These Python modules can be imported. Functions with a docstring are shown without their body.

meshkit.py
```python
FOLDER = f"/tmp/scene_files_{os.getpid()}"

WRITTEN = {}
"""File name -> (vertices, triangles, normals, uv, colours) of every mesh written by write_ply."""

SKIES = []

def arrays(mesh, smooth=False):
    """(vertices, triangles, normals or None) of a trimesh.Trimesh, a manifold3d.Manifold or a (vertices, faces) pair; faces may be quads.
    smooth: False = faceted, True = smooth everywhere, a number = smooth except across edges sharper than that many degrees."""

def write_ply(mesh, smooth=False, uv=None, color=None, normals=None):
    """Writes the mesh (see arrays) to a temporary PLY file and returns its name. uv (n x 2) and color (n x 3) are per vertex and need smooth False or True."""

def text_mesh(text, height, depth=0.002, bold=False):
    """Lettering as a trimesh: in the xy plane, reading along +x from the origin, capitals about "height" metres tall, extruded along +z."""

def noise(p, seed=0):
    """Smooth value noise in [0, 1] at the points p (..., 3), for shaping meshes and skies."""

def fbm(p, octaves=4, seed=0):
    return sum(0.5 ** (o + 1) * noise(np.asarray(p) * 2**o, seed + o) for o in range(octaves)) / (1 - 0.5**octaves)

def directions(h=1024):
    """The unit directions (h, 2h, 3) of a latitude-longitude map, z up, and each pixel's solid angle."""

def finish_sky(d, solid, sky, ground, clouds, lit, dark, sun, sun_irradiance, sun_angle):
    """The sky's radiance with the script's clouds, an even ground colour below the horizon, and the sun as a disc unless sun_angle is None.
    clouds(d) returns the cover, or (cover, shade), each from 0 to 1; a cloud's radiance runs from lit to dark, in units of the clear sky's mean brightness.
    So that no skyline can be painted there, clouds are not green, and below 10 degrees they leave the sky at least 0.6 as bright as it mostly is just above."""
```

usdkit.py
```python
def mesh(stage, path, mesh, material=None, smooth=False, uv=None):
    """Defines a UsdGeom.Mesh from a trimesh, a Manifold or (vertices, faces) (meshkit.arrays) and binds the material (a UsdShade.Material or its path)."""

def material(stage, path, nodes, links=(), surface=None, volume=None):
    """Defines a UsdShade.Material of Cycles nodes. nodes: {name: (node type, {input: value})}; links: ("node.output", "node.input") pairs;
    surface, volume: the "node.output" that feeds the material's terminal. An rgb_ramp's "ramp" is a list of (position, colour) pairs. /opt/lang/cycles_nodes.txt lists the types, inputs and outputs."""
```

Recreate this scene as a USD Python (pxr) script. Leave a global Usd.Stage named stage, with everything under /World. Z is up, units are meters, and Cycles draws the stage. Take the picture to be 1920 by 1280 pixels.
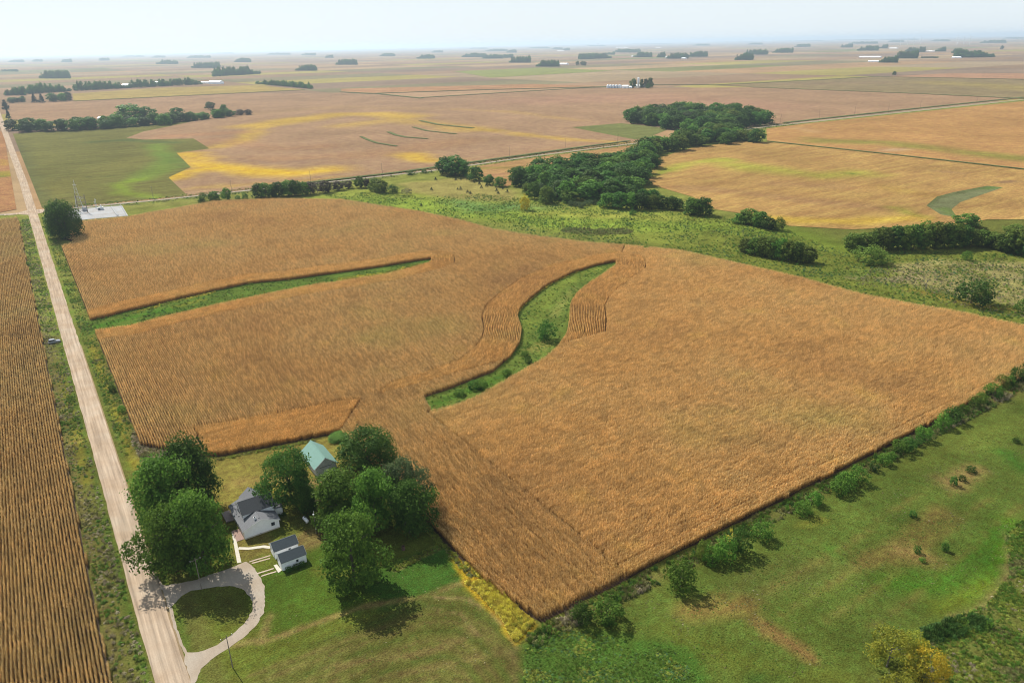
import math, numpy as np, trimesh, shapely, usdkit, meshkit
from shapely.geometry import Polygon, LineString, Point, MultiPolygon, box as sbox
from scipy.spatial import Delaunay
from pxr import Usd, UsdGeom, UsdLux, UsdShade, Gf, Sdf, Vt

stage = Usd.Stage.CreateInMemory()
UsdGeom.SetStageUpAxis(stage, UsdGeom.Tokens.z)
UsdGeom.SetStageMetersPerUnit(stage, 1.0)
stage.SetDefaultPrim(UsdGeom.Xform.Define(stage, '/World').GetPrim())
UsdGeom.Scope.Define(stage, '/World/Looks')

# ------------------------------------------------------------------ camera, sky, sun, exposure
EXPOSURE = 0.45
SKY_STRENGTH = 0.064
VEIL = (10.4, 11.5, 12.3)                                 # thin high cloud
SUN_INTENSITY = 1.25
SUN_EL, SUN_AZ = math.radians(45), math.radians(-7)     # azimuth from +y (along the gravel road) towards +x
EYE = 120.0                                             # the drone's height
FPX, CX, CY = 1388.0, 960.0, 640.0                      # focal length of the 1920 px wide photograph
R = np.array([[0.83313747, -0.22031438, 0.50729037],    # rows: world x, y, z in camera axes (right, down, forward)
              [-0.55274462, -0.30042613, 0.7773143],
              [-0.01885024, -0.9280117, -0.37207386]])
cam = UsdGeom.Camera.Define(stage, '/World/camera')
rt, up, bk = R[:, 0], -R[:, 1], -R[:, 2]
cam.AddTransformOp().Set(Gf.Matrix4d(*map(float, [*rt, 0, *up, 0, *bk, 0, 0, 0, EYE, 1])))
cam.CreateHorizontalApertureAttr(36.0); cam.CreateVerticalApertureAttr(36.0 * 682 / 1024)
cam.CreateFocalLengthAttr(36.0 * FPX / 1920)
cam.CreateClippingRangeAttr(Gf.Vec2f(1, 200000))
cam.CreateExposureAttr(EXPOSURE)

dome = UsdLux.DomeLight.Define(stage, '/World/sky')
dome.GetPrim().SetCustomDataByKey('kind', 'structure')
skym = usdkit.material(stage, '/World/Looks/sky', {
    't': ('sky_texture', {'sky_type': 'single_scattering', 'sun_disc': False, 'sun_elevation': SUN_EL, 'sun_rotation': SUN_AZ,
                          'altitude': 300.0, 'air_density': 1.0, 'aerosol_density': 0.8, 'ozone_density': 1.0}),
    'tc': ('texture_coordinate', {}), 's': ('separate_xyz', {}), 'mz': ('map_range', {'range_type': 'smoothstep', 'from_min': .0, 'from_max': .7, 'to_min': .82, 'to_max': .34}), 'n': ('noise_texture', {'scale': 2.2, 'detail': 4, 'roughness': .5}), 'mn': ('map_range', {'from_min': .3, 'from_max': .7, 'to_min': .95, 'to_max': 1.05}), 'mm': ('math', {'math_type': 'multiply'}),
    'h': ('mix_color', {'blend_type': 'mix', 'use_clamp': False, 'b': VEIL}),
    'b': ('background_shader', {'strength': SKY_STRENGTH})},
    [('tc.generated', 'n.vector'), ('tc.generated', 's.vector'), ('s.z', 'mz.value'), ('n.fac', 'mn.value'), ('mn.result', 'mm.value1'), ('mz.result', 'mm.value2'), ('mm.value', 'h.fac'), ('t.color', 'h.a'), ('h.result', 'b.color')], surface='b.background')   # a thin even veil of high cloud, deeper towards the horizon as the air is
UsdShade.MaterialBindingAPI.Apply(dome.GetPrim()).Bind(skym)
sun = UsdLux.DistantLight.Define(stage, '/World/sun')
sun.CreateIntensityAttr(SUN_INTENSITY); sun.CreateAngleAttr(0.5); sun.CreateColorAttr(Gf.Vec3f(1.0, 0.95, 0.86))
sun.GetPrim().CreateAttribute('inputs:normalize', Sdf.ValueTypeNames.Bool).Set(True)
d = np.array([math.sin(SUN_AZ) * math.cos(SUN_EL), math.cos(SUN_AZ) * math.cos(SUN_EL), math.sin(SUN_EL)])  # towards the sun
zx = np.cross([0, 0, 1.0], d); zx /= np.linalg.norm(zx); zy = np.cross(d, zx)
sun.AddTransformOp().Set(Gf.Matrix4d(*map(float, [*zx, 0, *zy, 0, *d, 0, 0, 0, 300, 1])))

# ------------------------------------------------------------------ helpers
used = {}
def numbered(parent, name):
    k = (parent, name); n = used.get(k, -1) + 1; used[k] = n
    return name if n == 0 else f'{name}_{n:03d}'
def tag(p, label=None, cat=None, group=None, kind=None):
    p = p.GetPrim() if hasattr(p, 'GetPrim') else p
    for k, v in (('label', label), ('category', cat), ('group', group), ('kind', kind)):
        if v: p.SetCustomDataByKey(k, v)
    return p
def path_of(parent): return '/World' if parent is None else (parent if isinstance(parent, str) else str(parent.GetPath()))
def obj(name, mesh, m, parent=None, smooth=False):
    pp = path_of(parent)
    return usdkit.mesh(stage, f'{pp}/{numbered(pp, name)}', mesh, m, smooth=smooth)
def thing(name, label, cat, loc=(0, 0, 0), rz=0, group=None):
    x = UsdGeom.Xform.Define(stage, '/World/' + numbered('/World', name))
    x.AddTranslateOp().Set(Gf.Vec3d(*map(float, loc)))
    if rz: x.AddRotateZOp().Set(float(rz))
    return tag(x, label, cat, group)
def at(px, py, z=0.0):
    """the point at height z that lies on the line of sight of a pixel of the photograph"""
    r = R @ np.array([px - CX, py - CY, FPX]); t = (EYE - z) / -r[2]
    return np.array([r[0] * t, r[1] * t, z])
def W(pts, z=0.0): return np.array([at(x, y, z)[:2] for x, y in pts])
def height_to(p, py):
    lo, hi = 0.0, 80.0
    for _ in range(30):
        m = (lo + hi) / 2; c = R.T @ (np.array([p[0], p[1], m - EYE]))
        if CY + FPX * c[1] / c[2] > py: lo = m
        else: hi = m
    return lo
def px_per_m(p): return FPX / (R.T @ (np.array([p[0], p[1], -EYE])))[2]
def poly(pts, z=0.0): return Polygon(W(pts, z)).buffer(0)
def smoothstep(t): t = np.clip(t, 0, 1); return t * t * (3 - 2 * t)
def nz(x, y, s, seed=0, o=3): return meshkit.fbm(np.stack([x / s, y / s, np.full_like(x, 0.37)], -1), o, seed)
def cat(ms): return trimesh.util.concatenate(ms)
def bx(x0, x1, y0, y1, z0, z1):
    m = trimesh.creation.box([x1 - x0, y1 - y0, z1 - z0]); m.apply_translation([(x0 + x1) / 2, (y0 + y1) / 2, (z0 + z1) / 2]); return m
def tube(p, q, r0, r1=None, n=8):
    r1 = r0 if r1 is None else r1
    p, q = np.array(p, float), np.array(q, float); a = q - p; a /= np.linalg.norm(a)
    u = np.cross(a, [0.3, 0.9, 0.2] if abs(a[1]) < .8 else [1, 0, 0]); u /= np.linalg.norm(u); w = np.cross(a, u)
    t = np.arange(n) * 2 * np.pi / n; c = np.cos(t)[:, None] * u + np.sin(t)[:, None] * w
    v = np.vstack([p + c * r0, q + c * r1, p, q]); i = np.arange(n); j = (i + 1) % n
    f = np.vstack([np.stack([i, j, j + n], 1), np.stack([i, j + n, i + n], 1), np.stack([j, i, np.full(n, 2 * n)], 1), np.stack([i + n, j + n, np.full(n, 2 * n + 1)], 1)])
    return trimesh.Trimesh(v, f, process=False)
def prism(pts2, axis, a, b):
    """a polygon in the (y,z) plane (axis x) or the (x,z) plane (axis y), extruded from a to b"""
    v, f = trimesh.creation.triangulate_polygon(Polygon(pts2), engine='earcut'); n = len(v)
    def lay(t): return np.column_stack([np.full(n, t), v]) if axis == 'x' else np.column_stack([v[:, 0], np.full(n, t), v[:, 1]])
    ring = np.array(Polygon(pts2).exterior.coords)[:-1]; k = len(ring)
    def lr(t): return np.column_stack([np.full(k, t), ring]) if axis == 'x' else np.column_stack([ring[:, 0], np.full(k, t), ring[:, 1]])
    V = np.vstack([lay(a), lay(b), lr(a), lr(b)]); i = np.arange(k); j = (i + 1) % k; o = 2 * n
    F = np.vstack([f, f[:, ::-1] + n, np.stack([o + i, o + j, o + j + k], 1), np.stack([o + i, o + j + k, o + i + k], 1)])
    m = trimesh.Trimesh(V, F, process=False); m.merge_vertices(); trimesh.repair.fix_normals(m); return m
def slab(pg, z0, z1):
    ms = []
    for g in getattr(pg, 'geoms', [pg]):
        m = trimesh.creation.extrude_polygon(g, z1 - z0, engine='earcut'); m.apply_translation([0, 0, z0]); ms.append(m)
    return cat(ms)

def fill(pg, step, jitter=0.25, seed=1):
    """an even triangulation of a polygon"""
    V, F, n = [], [], 0
    rng = np.random.default_rng(seed)
    for g in getattr(pg, 'geoms', [pg]):
        x0, y0, x1, y1 = g.bounds
        xs, ys = np.meshgrid(np.arange(x0, x1, step), np.arange(y0, y1, step))
        p = np.column_stack([xs.ravel(), ys.ravel()]) + rng.uniform(-jitter, jitter, (xs.size, 2)) * step
        inner = g.buffer(-step * 0.35)
        if not inner.is_empty: p = p[shapely.contains_xy(inner, p[:, 0], p[:, 1])]
        else: p = p[:0]
        rings = [g.exterior, *g.interiors]
        b = np.vstack([np.array([r.interpolate(t).coords[0] for t in np.linspace(0, r.length, max(4, int(r.length / (step * .7))), endpoint=False)]) for r in rings]
                      + [np.array(r.coords)[:-1] for r in rings])
        q = np.unique(np.vstack([p, b]).round(3), axis=0)
        t = Delaunay(q).simplices; c = q[t].mean(1); t = t[shapely.contains_xy(g.buffer(.01), c[:, 0], c[:, 1])]
        a = q[t]; s = np.cross(a[:, 1] - a[:, 0], a[:, 2] - a[:, 0]); t[s < 0] = t[s < 0][:, ::-1]; t = t[np.abs(s) > 1e-6]
        V.append(q); F.append(t + n); n += len(q)
    return np.vstack(V), np.vstack(F)

def paint(x, y, base, marks, seed=3):
    """the crop's or grass's own colour at points of the ground: marks are (geometry, reach in metres, colour, strength, edge wobble)"""
    c = np.tile(np.array(base, float), (len(x), 1)); pts = shapely.points(x, y)
    for k, (g, reach, col, amt, wob) in enumerate(marks):
        x0, y0, x1, y1 = g.bounds; e = reach + wob + 5
        s = np.where((x > x0 - e) & (x < x1 + e) & (y > y0 - e) & (y < y1 + e))[0]
        if not len(s): continue
        dd = shapely.distance(pts[s], g) + wob * 2 * (nz(x[s], y[s], max(wob * 2.5, 3), seed + k) - .5)
        w = (amt * smoothstep(1 - dd / max(reach, .1)))[:, None]
        c[s] = c[s] * (1 - w) + np.array(col) * w
    return c

GRASS = (1.10, .98, .66)
def sheet(name, pg, z, m, step, base, marks=(), kind='structure', label=None, catg=None, mott=0.18, ms=30, seed=1, group=None):
    v, f = fill(pg, step, seed=seed); x, y = v[:, 0], v[:, 1]; gain = np.array(GRASS if m is m_meadow else (.70, .70, .58) if 'hay' in name or 'green' in name or 'waterway' in name else (.74, .67, .56) if 'soil' not in name else (1, 1, 1))
    c = paint(x, y, base, marks, seed + 7)
    c *= gain * (1 + mott * 2 * (nz(x, y, ms, seed + 40, 4) - .5))[:, None]
    p = obj(name, (np.column_stack([v, np.full(len(v), z)]), f), m, smooth=True)
    UsdGeom.PrimvarsAPI(p).CreatePrimvar('tint', Sdf.ValueTypeNames.Color3fArray, 'vertex').Set(Vt.Vec3fArray.FromNumpy(np.clip(c, .004, .9).astype(np.float32)))
    return tag(p, label, catg, group, kind)

# ------------------------------------------------------------------ materials
def M(name, *a, **k): return usdkit.material(stage, '/World/Looks/' + name, *a, **k)
def plain(name, col, rough=.7, metallic=0.0, spec=.5, vary=.12, scale=3.0, bump=0.0):
    n = {'g': ('geometry', {}), 'n': ('noise_texture', {'scale': scale, 'detail': 4}),
         'r': ('rgb_ramp', {'ramp': [(0.25, tuple(np.array(col) * (1 - vary))), (0.75, tuple(np.minimum(np.array(col) * (1 + vary), .92)))]}),
         'p': ('principled_bsdf', {'roughness': rough, 'metallic': metallic, 'specular_ior_level': spec})}
    l = [('g.position', 'n.vector'), ('n.fac', 'r.fac'), ('r.color', 'p.base_color')]
    if bump:
        n['b'] = ('bump', {'strength': .6, 'distance': bump}); l += [('n.fac', 'b.height'), ('b.normal', 'p.normal')]
    return M(name, n, l, surface='p.BSDF')

def tinted(name, s1=2.2, s2=.35, s3=.06, amt=.5, bump=.25, stretch=(1, 1, 1), rough=.95, hue=.0):
    """ground whose colour is the mesh's tint, broken up by grain at three sizes"""
    n = {'a': ('attribute', {'attribute': 'tint'}), 'g': ('geometry', {}), 'mp': ('mapping', {'scale': stretch}),
         'n1': ('noise_texture', {'scale': s1, 'detail': 3, 'roughness': .65}), 'n2': ('noise_texture', {'scale': s2, 'detail': 5, 'roughness': .65}), 'n3': ('noise_texture', {'scale': s3, 'detail': 4}),
         'm1': ('map_range', {'from_min': .3, 'from_max': .7, 'to_min': 1 - amt, 'to_max': 1 + amt}),
         'm2': ('map_range', {'from_min': .3, 'from_max': .7, 'to_min': 1 - amt * .7, 'to_max': 1 + amt * .7}),
         'm3': ('map_range', {'from_min': .3, 'from_max': .7, 'to_min': 1 - amt * .5, 'to_max': 1 + amt * .5}),
         'x1': ('math', {'math_type': 'multiply'}), 'x2': ('math', {'math_type': 'multiply'}),
         'c': ('mix_color', {'blend_type': 'multiply', 'fac': 1.0}),
         'h': ('hsv', {'saturation': 1.0, 'value': 1.0}), 'mh': ('map_range', {'from_min': .3, 'from_max': .7, 'to_min': .5 - hue, 'to_max': .5 + hue}),
         'b': ('bump', {'strength': .8, 'distance': bump}), 'p': ('principled_bsdf', {'roughness': rough, 'specular_ior_level': .0})}
    l = [('g.position', 'mp.vector'), ('mp.vector', 'n1.vector'), ('mp.vector', 'n2.vector'), ('g.position', 'n3.vector'), ('n1.fac', 'm1.value'), ('n2.fac', 'm2.value'), ('n3.fac', 'm3.value'),
         ('m1.result', 'x1.value1'), ('m2.result', 'x1.value2'), ('x1.value', 'x2.value1'), ('m3.result', 'x2.value2'),
         ('a.color', 'c.a'), ('x2.value', 'c.b'), ('c.result', 'h.color'), ('n2.fac', 'mh.value'), ('mh.result', 'h.hue'), ('h.color', 'p.base_color'), ('n1.fac', 'b.height'), ('b.normal', 'p.normal')]
    return M(name, n, l, surface='p.BSDF')

m_meadow = tinted('meadow_grass', 2.4, .5, .07, .42, .35, hue=.02)
m_field = tinted('crop_canopy', .5, .09, .012, .26, .4, hue=.012)
m_fieldx = tinted('crop_canopy_rows', .6, .08, .012, .3, .4, stretch=(.25, 1.3, 1), hue=.012)
m_soil = tinted('field_soil', 3, .4, .05, .35, .1)

def leafy(name, cols, trans=.38, vary=.35, rough=.6, world=0.0):
    """leaves: a colour picked per leaf along a ramp, shifted per plant"""
    n = {'a': ('attribute', {'attribute': 'leaf'}), 'g': ('geometry', {}), 'o': ('object_info', {}), 'r': ('rgb_ramp', {'ramp': [(i / (len(cols) - 1), c) for i, c in enumerate(cols)]}),
         'mv': ('map_range', {'to_min': 1 - vary, 'to_max': 1 + vary}), 'c': ('mix_color', {'blend_type': 'multiply', 'fac': 1.0}),
         'mh': ('map_range', {'to_min': .485, 'to_max': .515}), 'h': ('hsv', {'saturation': 1.0, 'value': 1.0}),
         'p': ('principled_bsdf', {'roughness': rough, 'specular_ior_level': .1}), 't': ('translucent_bsdf', {}), 'x': ('mix_closure', {'fac': trans})}
    l = [('a.fac', 'r.fac'), ('o.random', 'mv.value'), ('r.color', 'c.a'), ('mv.result', 'c.b'), ('o.random', 'mh.value'), ('mh.result', 'h.hue'), ('c.result', 'h.color'),
         ('h.color', 'p.base_color'), ('h.color', 't.color'), ('p.BSDF', 'x.closure1'), ('t.BSDF', 'x.closure2')]
    return M(name, n, l, surface='x.closure')

L_dark = leafy('leaf_dark_green', [(.03, .074, .014), (.05, .113, .018), (.08, .16, .024), (.115, .21, .032)])
L_mid = leafy('leaf_green', [(.045, .10, .015), (.078, .16, .021), (.12, .225, .029), (.175, .285, .04)])
L_lite = leafy('leaf_light_green', [(.07, .11, .018), (.11, .165, .024), (.155, .21, .032), (.21, .25, .042)])
L_grey = leafy('leaf_grey_green', [(.05, .08, .032), (.08, .12, .045), (.11, .155, .06), (.15, .19, .08)])
L_yel = leafy('leaf_yellow', [(.15, .22, .03), (.24, .29, .035), (.35, .37, .04), (.45, .42, .05)], trans=.35)
L_gold = leafy('leaf_gold', [(.22, .26, .03), (.38, .34, .03), (.52, .40, .03), (.6, .42, .035)], trans=.35)
L_brown = leafy('leaf_brown', [(.06, .055, .035), (.09, .075, .05), (.12, .1, .065), (.1, .11, .04)])
L_con = leafy('needle_dark', [(.012, .03, .014), (.02, .045, .02), (.03, .06, .024)], trans=.1)
m_bark = plain('bark', (.075, .06, .045), .9, vary=.35, scale=8)
m_deadwood = plain('dead_wood', (.16, .14, .12), .9, vary=.3, scale=6)

# dry corn: per-leaf straw colours, drifting over the field
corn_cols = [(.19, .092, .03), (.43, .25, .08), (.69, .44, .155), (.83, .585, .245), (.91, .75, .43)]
def corn_material(name, shift=(1, 1, 1), gre=.16):
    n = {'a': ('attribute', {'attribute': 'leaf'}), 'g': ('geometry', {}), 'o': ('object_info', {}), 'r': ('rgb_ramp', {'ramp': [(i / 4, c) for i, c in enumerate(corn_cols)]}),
         'n1': ('noise_texture', {'scale': .011, 'detail': 5, 'roughness': .6}), 'n2': ('noise_texture', {'scale': .05, 'detail': 4, 'roughness': .6}), 'n3': ('noise_texture', {'scale': 1.25, 'detail': 3, 'roughness': .7}),
         'r1': ('rgb_ramp', {'ramp': [(.3, (.86, .80, .78)), (.45, (1, .96, .9)), (.55, (1.0, 1.0, 1.0)), (.68, (.93, 1.03, .95))]}),
         'r2': ('rgb_ramp', {'ramp': [(.28, (.84, .81, .78)), (.45, (1, .98, .96)), (.6, (1.0, 1.0, 1.0)), (.72, (1.0, 1.04, .92))]}),
         'r3': ('map_range', {'from_min': .3, 'from_max': .7, 'to_min': .68, 'to_max': 1.24}),
         'ro': ('map_range', {'to_min': .76, 'to_max': 1.17}),
         'c1': ('mix_color', {'blend_type': 'multiply', 'fac': 1.0}), 'c2': ('mix_color', {'blend_type': 'multiply', 'fac': 1.0}), 'c3': ('mix_color', {'blend_type': 'multiply', 'fac': 1.0}), 'c4': ('mix_color', {'blend_type': 'multiply', 'fac': 1.0}),
         'c5': ('mix_color', {'blend_type': 'multiply', 'fac': 1.0, 'b': shift}),
         'p': ('principled_bsdf', {'roughness': .65, 'specular_ior_level': .1}), 't': ('translucent_bsdf', {}), 'x': ('mix_closure', {'fac': .3})}
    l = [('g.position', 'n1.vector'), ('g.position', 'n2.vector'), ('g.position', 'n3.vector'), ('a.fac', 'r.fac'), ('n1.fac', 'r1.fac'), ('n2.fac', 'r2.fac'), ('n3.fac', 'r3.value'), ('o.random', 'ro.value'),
         ('r.color', 'c1.a'), ('r1.color', 'c1.b'), ('c1.result', 'c2.a'), ('r2.color', 'c2.b'), ('c2.result', 'c3.a'), ('r3.result', 'c3.b'), ('c3.result', 'c4.a'), ('ro.result', 'c4.b'), ('c4.result', 'c5.a'),
         ('c5.result', 'p.base_color'), ('c5.result', 't.color'), ('p.BSDF', 'x.closure1'), ('t.BSDF', 'x.closure2')]
    return M(name, n, l, surface='x.closure')
m_corn = corn_material('dry_corn')
m_corn_left = corn_material('dry_corn_grey', (.88, .91, .92))
m_corn_end = corn_material('dry_corn_orange', (1.0, .96, .88))

m_white = plain('white_siding', (.83, .84, .85), .55, vary=.06, scale=1.5)
m_trim = plain('white_trim', (.8, .8, .79), .5, vary=.03)
m_shingle = plain('grey_shingle', (.13, .135, .145), .9, vary=.3, scale=6, bump=.02)
m_shingle_dark = plain('dark_shingle', (.05, .055, .06), .9, vary=.35, scale=6, bump=.02)
m_shingle_blue = plain('blue_black_shingle', (.045, .06, .068), .85, vary=.25, scale=6, bump=.02)
m_greenmetal = plain('green_metal_roof', (.14, .27, .225), .5, spec=.4, vary=.06, scale=.8)
m_barnwall = plain('weathered_white_boards', (.5, .51, .5), .8, vary=.22, scale=2)
m_glassdark = plain('dark_window', (.03, .035, .04), .1, spec=.8, vary=.1)
m_concrete = plain('concrete', (.5, .46, .38), .9, vary=.12, scale=2)
m_brickp = plain('brick_paving', (.3, .2, .16), .9, vary=.2, scale=6)
m_deck = plain('weathered_deck', (.24, .19, .17), .85, vary=.25, scale=4)
m_tank = plain('white_enamel', (.82, .82, .82), .3, vary=.02)
m_metal = plain('galvanised_steel', (.5, .52, .54), .45, metallic=.6, vary=.1)
m_steelblue = plain('bin_steel', (.55, .6, .65), .4, metallic=.5, vary=.1)
m_pole = plain('treated_pole', (.17, .14, .11), .9, vary=.3, scale=3)
m_darkgrey = plain('dark_grey_paint', (.1, .11, .12), .6)
m_rubber = plain('tyre_rubber', (.02, .02, .02), .8)
m_silver = plain('silver_car_paint', (.3, .32, .36), .25, metallic=.3, vary=.02)
m_rust = plain('rusty_steel', (.09, .05, .035), .85, vary=.4, scale=5)
m_whitefar = plain('white_metal_far', (.85, .86, .86), .5, vary=.04)
m_red = plain('red_lamp', (.4, .03, .02), .4)

# ------------------------------------------------------------------ ground, far fields
FAR = 56000.0
mg = {'g': ('geometry', {}), 'mp': ('mapping', {'scale': (1 / 805., 1 / 402., 0)}), 'mp2': ('mapping', {'scale': (1 / 402., 1 / 805., 0)}),
      'f': ('separate_xyz', {}), 'fx': ('math', {'math_type': 'floor'}), 'fy': ('math', {'math_type': 'floor'}), 'cb': ('combine_xyz', {}),
      'w': ('white_noise_texture', {'dimensions': '3D'}), 'f2': ('separate_xyz', {}), 'gx': ('math', {'math_type': 'floor'}), 'gy': ('math', {'math_type': 'floor'}), 'cb2': ('combine_xyz', {'z': 7.0}),
      'w2': ('white_noise_texture', {'dimensions': '3D'}),
      'sel': ('math', {'math_type': 'greater_than', 'value2': .5}), 'mixv': ('mix_float', {}),
      'r': ('rgb_ramp', {'interpolate': False, 'ramp': [(0, (.31, .21, .145)), (.16, (.25, .18, .14)), (.32, (.36, .235, .14)), (.46, (.22, .19, .12)), (.56, (.33, .25, .17)), (.68, (.28, .19, .13)), (.8, (.38, .27, .17)), (.9, (.2, .2, .085)), (.95, (.33, .28, .1))]}),
      'n': ('noise_texture', {'scale': .0022, 'detail': 6, 'roughness': .6}), 'mn': ('map_range', {'from_min': .3, 'from_max': .7, 'to_min': .78, 'to_max': 1.2}),
      'n4': ('noise_texture', {'scale': .03, 'detail': 4, 'roughness': .6}), 'mn4': ('map_range', {'from_min': .3, 'from_max': .7, 'to_min': .88, 'to_max': 1.12}),
      'c': ('mix_color', {'blend_type': 'multiply', 'fac': 1.0}), 'c2': ('mix_color', {'blend_type': 'multiply', 'fac': 1.0}), 'c3': ('mix_color', {'blend_type': 'multiply', 'fac': 1.0, 'b': (.75, .73, .62)}), 'p': ('principled_bsdf', {'roughness': 1.0, 'specular_ior_level': .0})}
lg = [('g.position', 'mp.vector'), ('mp.vector', 'f.vector'), ('f.x', 'fx.value1'), ('f.y', 'fy.value1'), ('fx.value', 'cb.x'), ('fy.value', 'cb.y'), ('cb.vector', 'w.vector'),
      ('g.position', 'mp2.vector'), ('mp2.vector', 'f2.vector'), ('f2.x', 'gx.value1'), ('f2.y', 'gy.value1'), ('gx.value', 'cb2.x'), ('gy.value', 'cb2.y'), ('cb2.vector', 'w2.vector'),
      ('w.value', 'r.fac'), ('g.position', 'n.vector'), ('n.fac', 'mn.value'), ('r.color', 'c.a'), ('mn.result', 'c.b'), ('g.position', 'n4.vector'), ('n4.fac', 'mn4.value'), ('c.result', 'c2.a'), ('mn4.result', 'c2.b'), ('c2.result', 'c3.a'), ('c3.result', 'p.base_color')]
for k in ('sel', 'mixv'): mg.pop(k)
m_ground = M('far_farmland', mg, lg, surface='p.BSDF')
gxs = np.array([-FAR, -12000, -4000, -1500, 0, 1500, 4000, 12000, FAR])
gv = np.array([(x, y, 0) for y in gxs for x in gxs]); gf = np.array([(i * 9 + j, i * 9 + j + 1, i * 9 + j + 10, i * 9 + j + 9) for i in range(8) for j in range(8)])
tag(obj('ground', (gv, gf), m_ground), kind='structure')

hz = M('haze', {'v': ('principled_volume', {'color': (.73, .87, 1.0), 'density': 5.6e-5, 'anisotropy': .35})}, [], volume='v.volume')
tag(obj('haze', bx(-FAR - 900, FAR + 900, -FAR - 900, FAR + 900, -1.0, 190.0), hz), 'pale blue haze over the whole plain, thickening towards the horizon', 'haze', kind='stuff')

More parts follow.
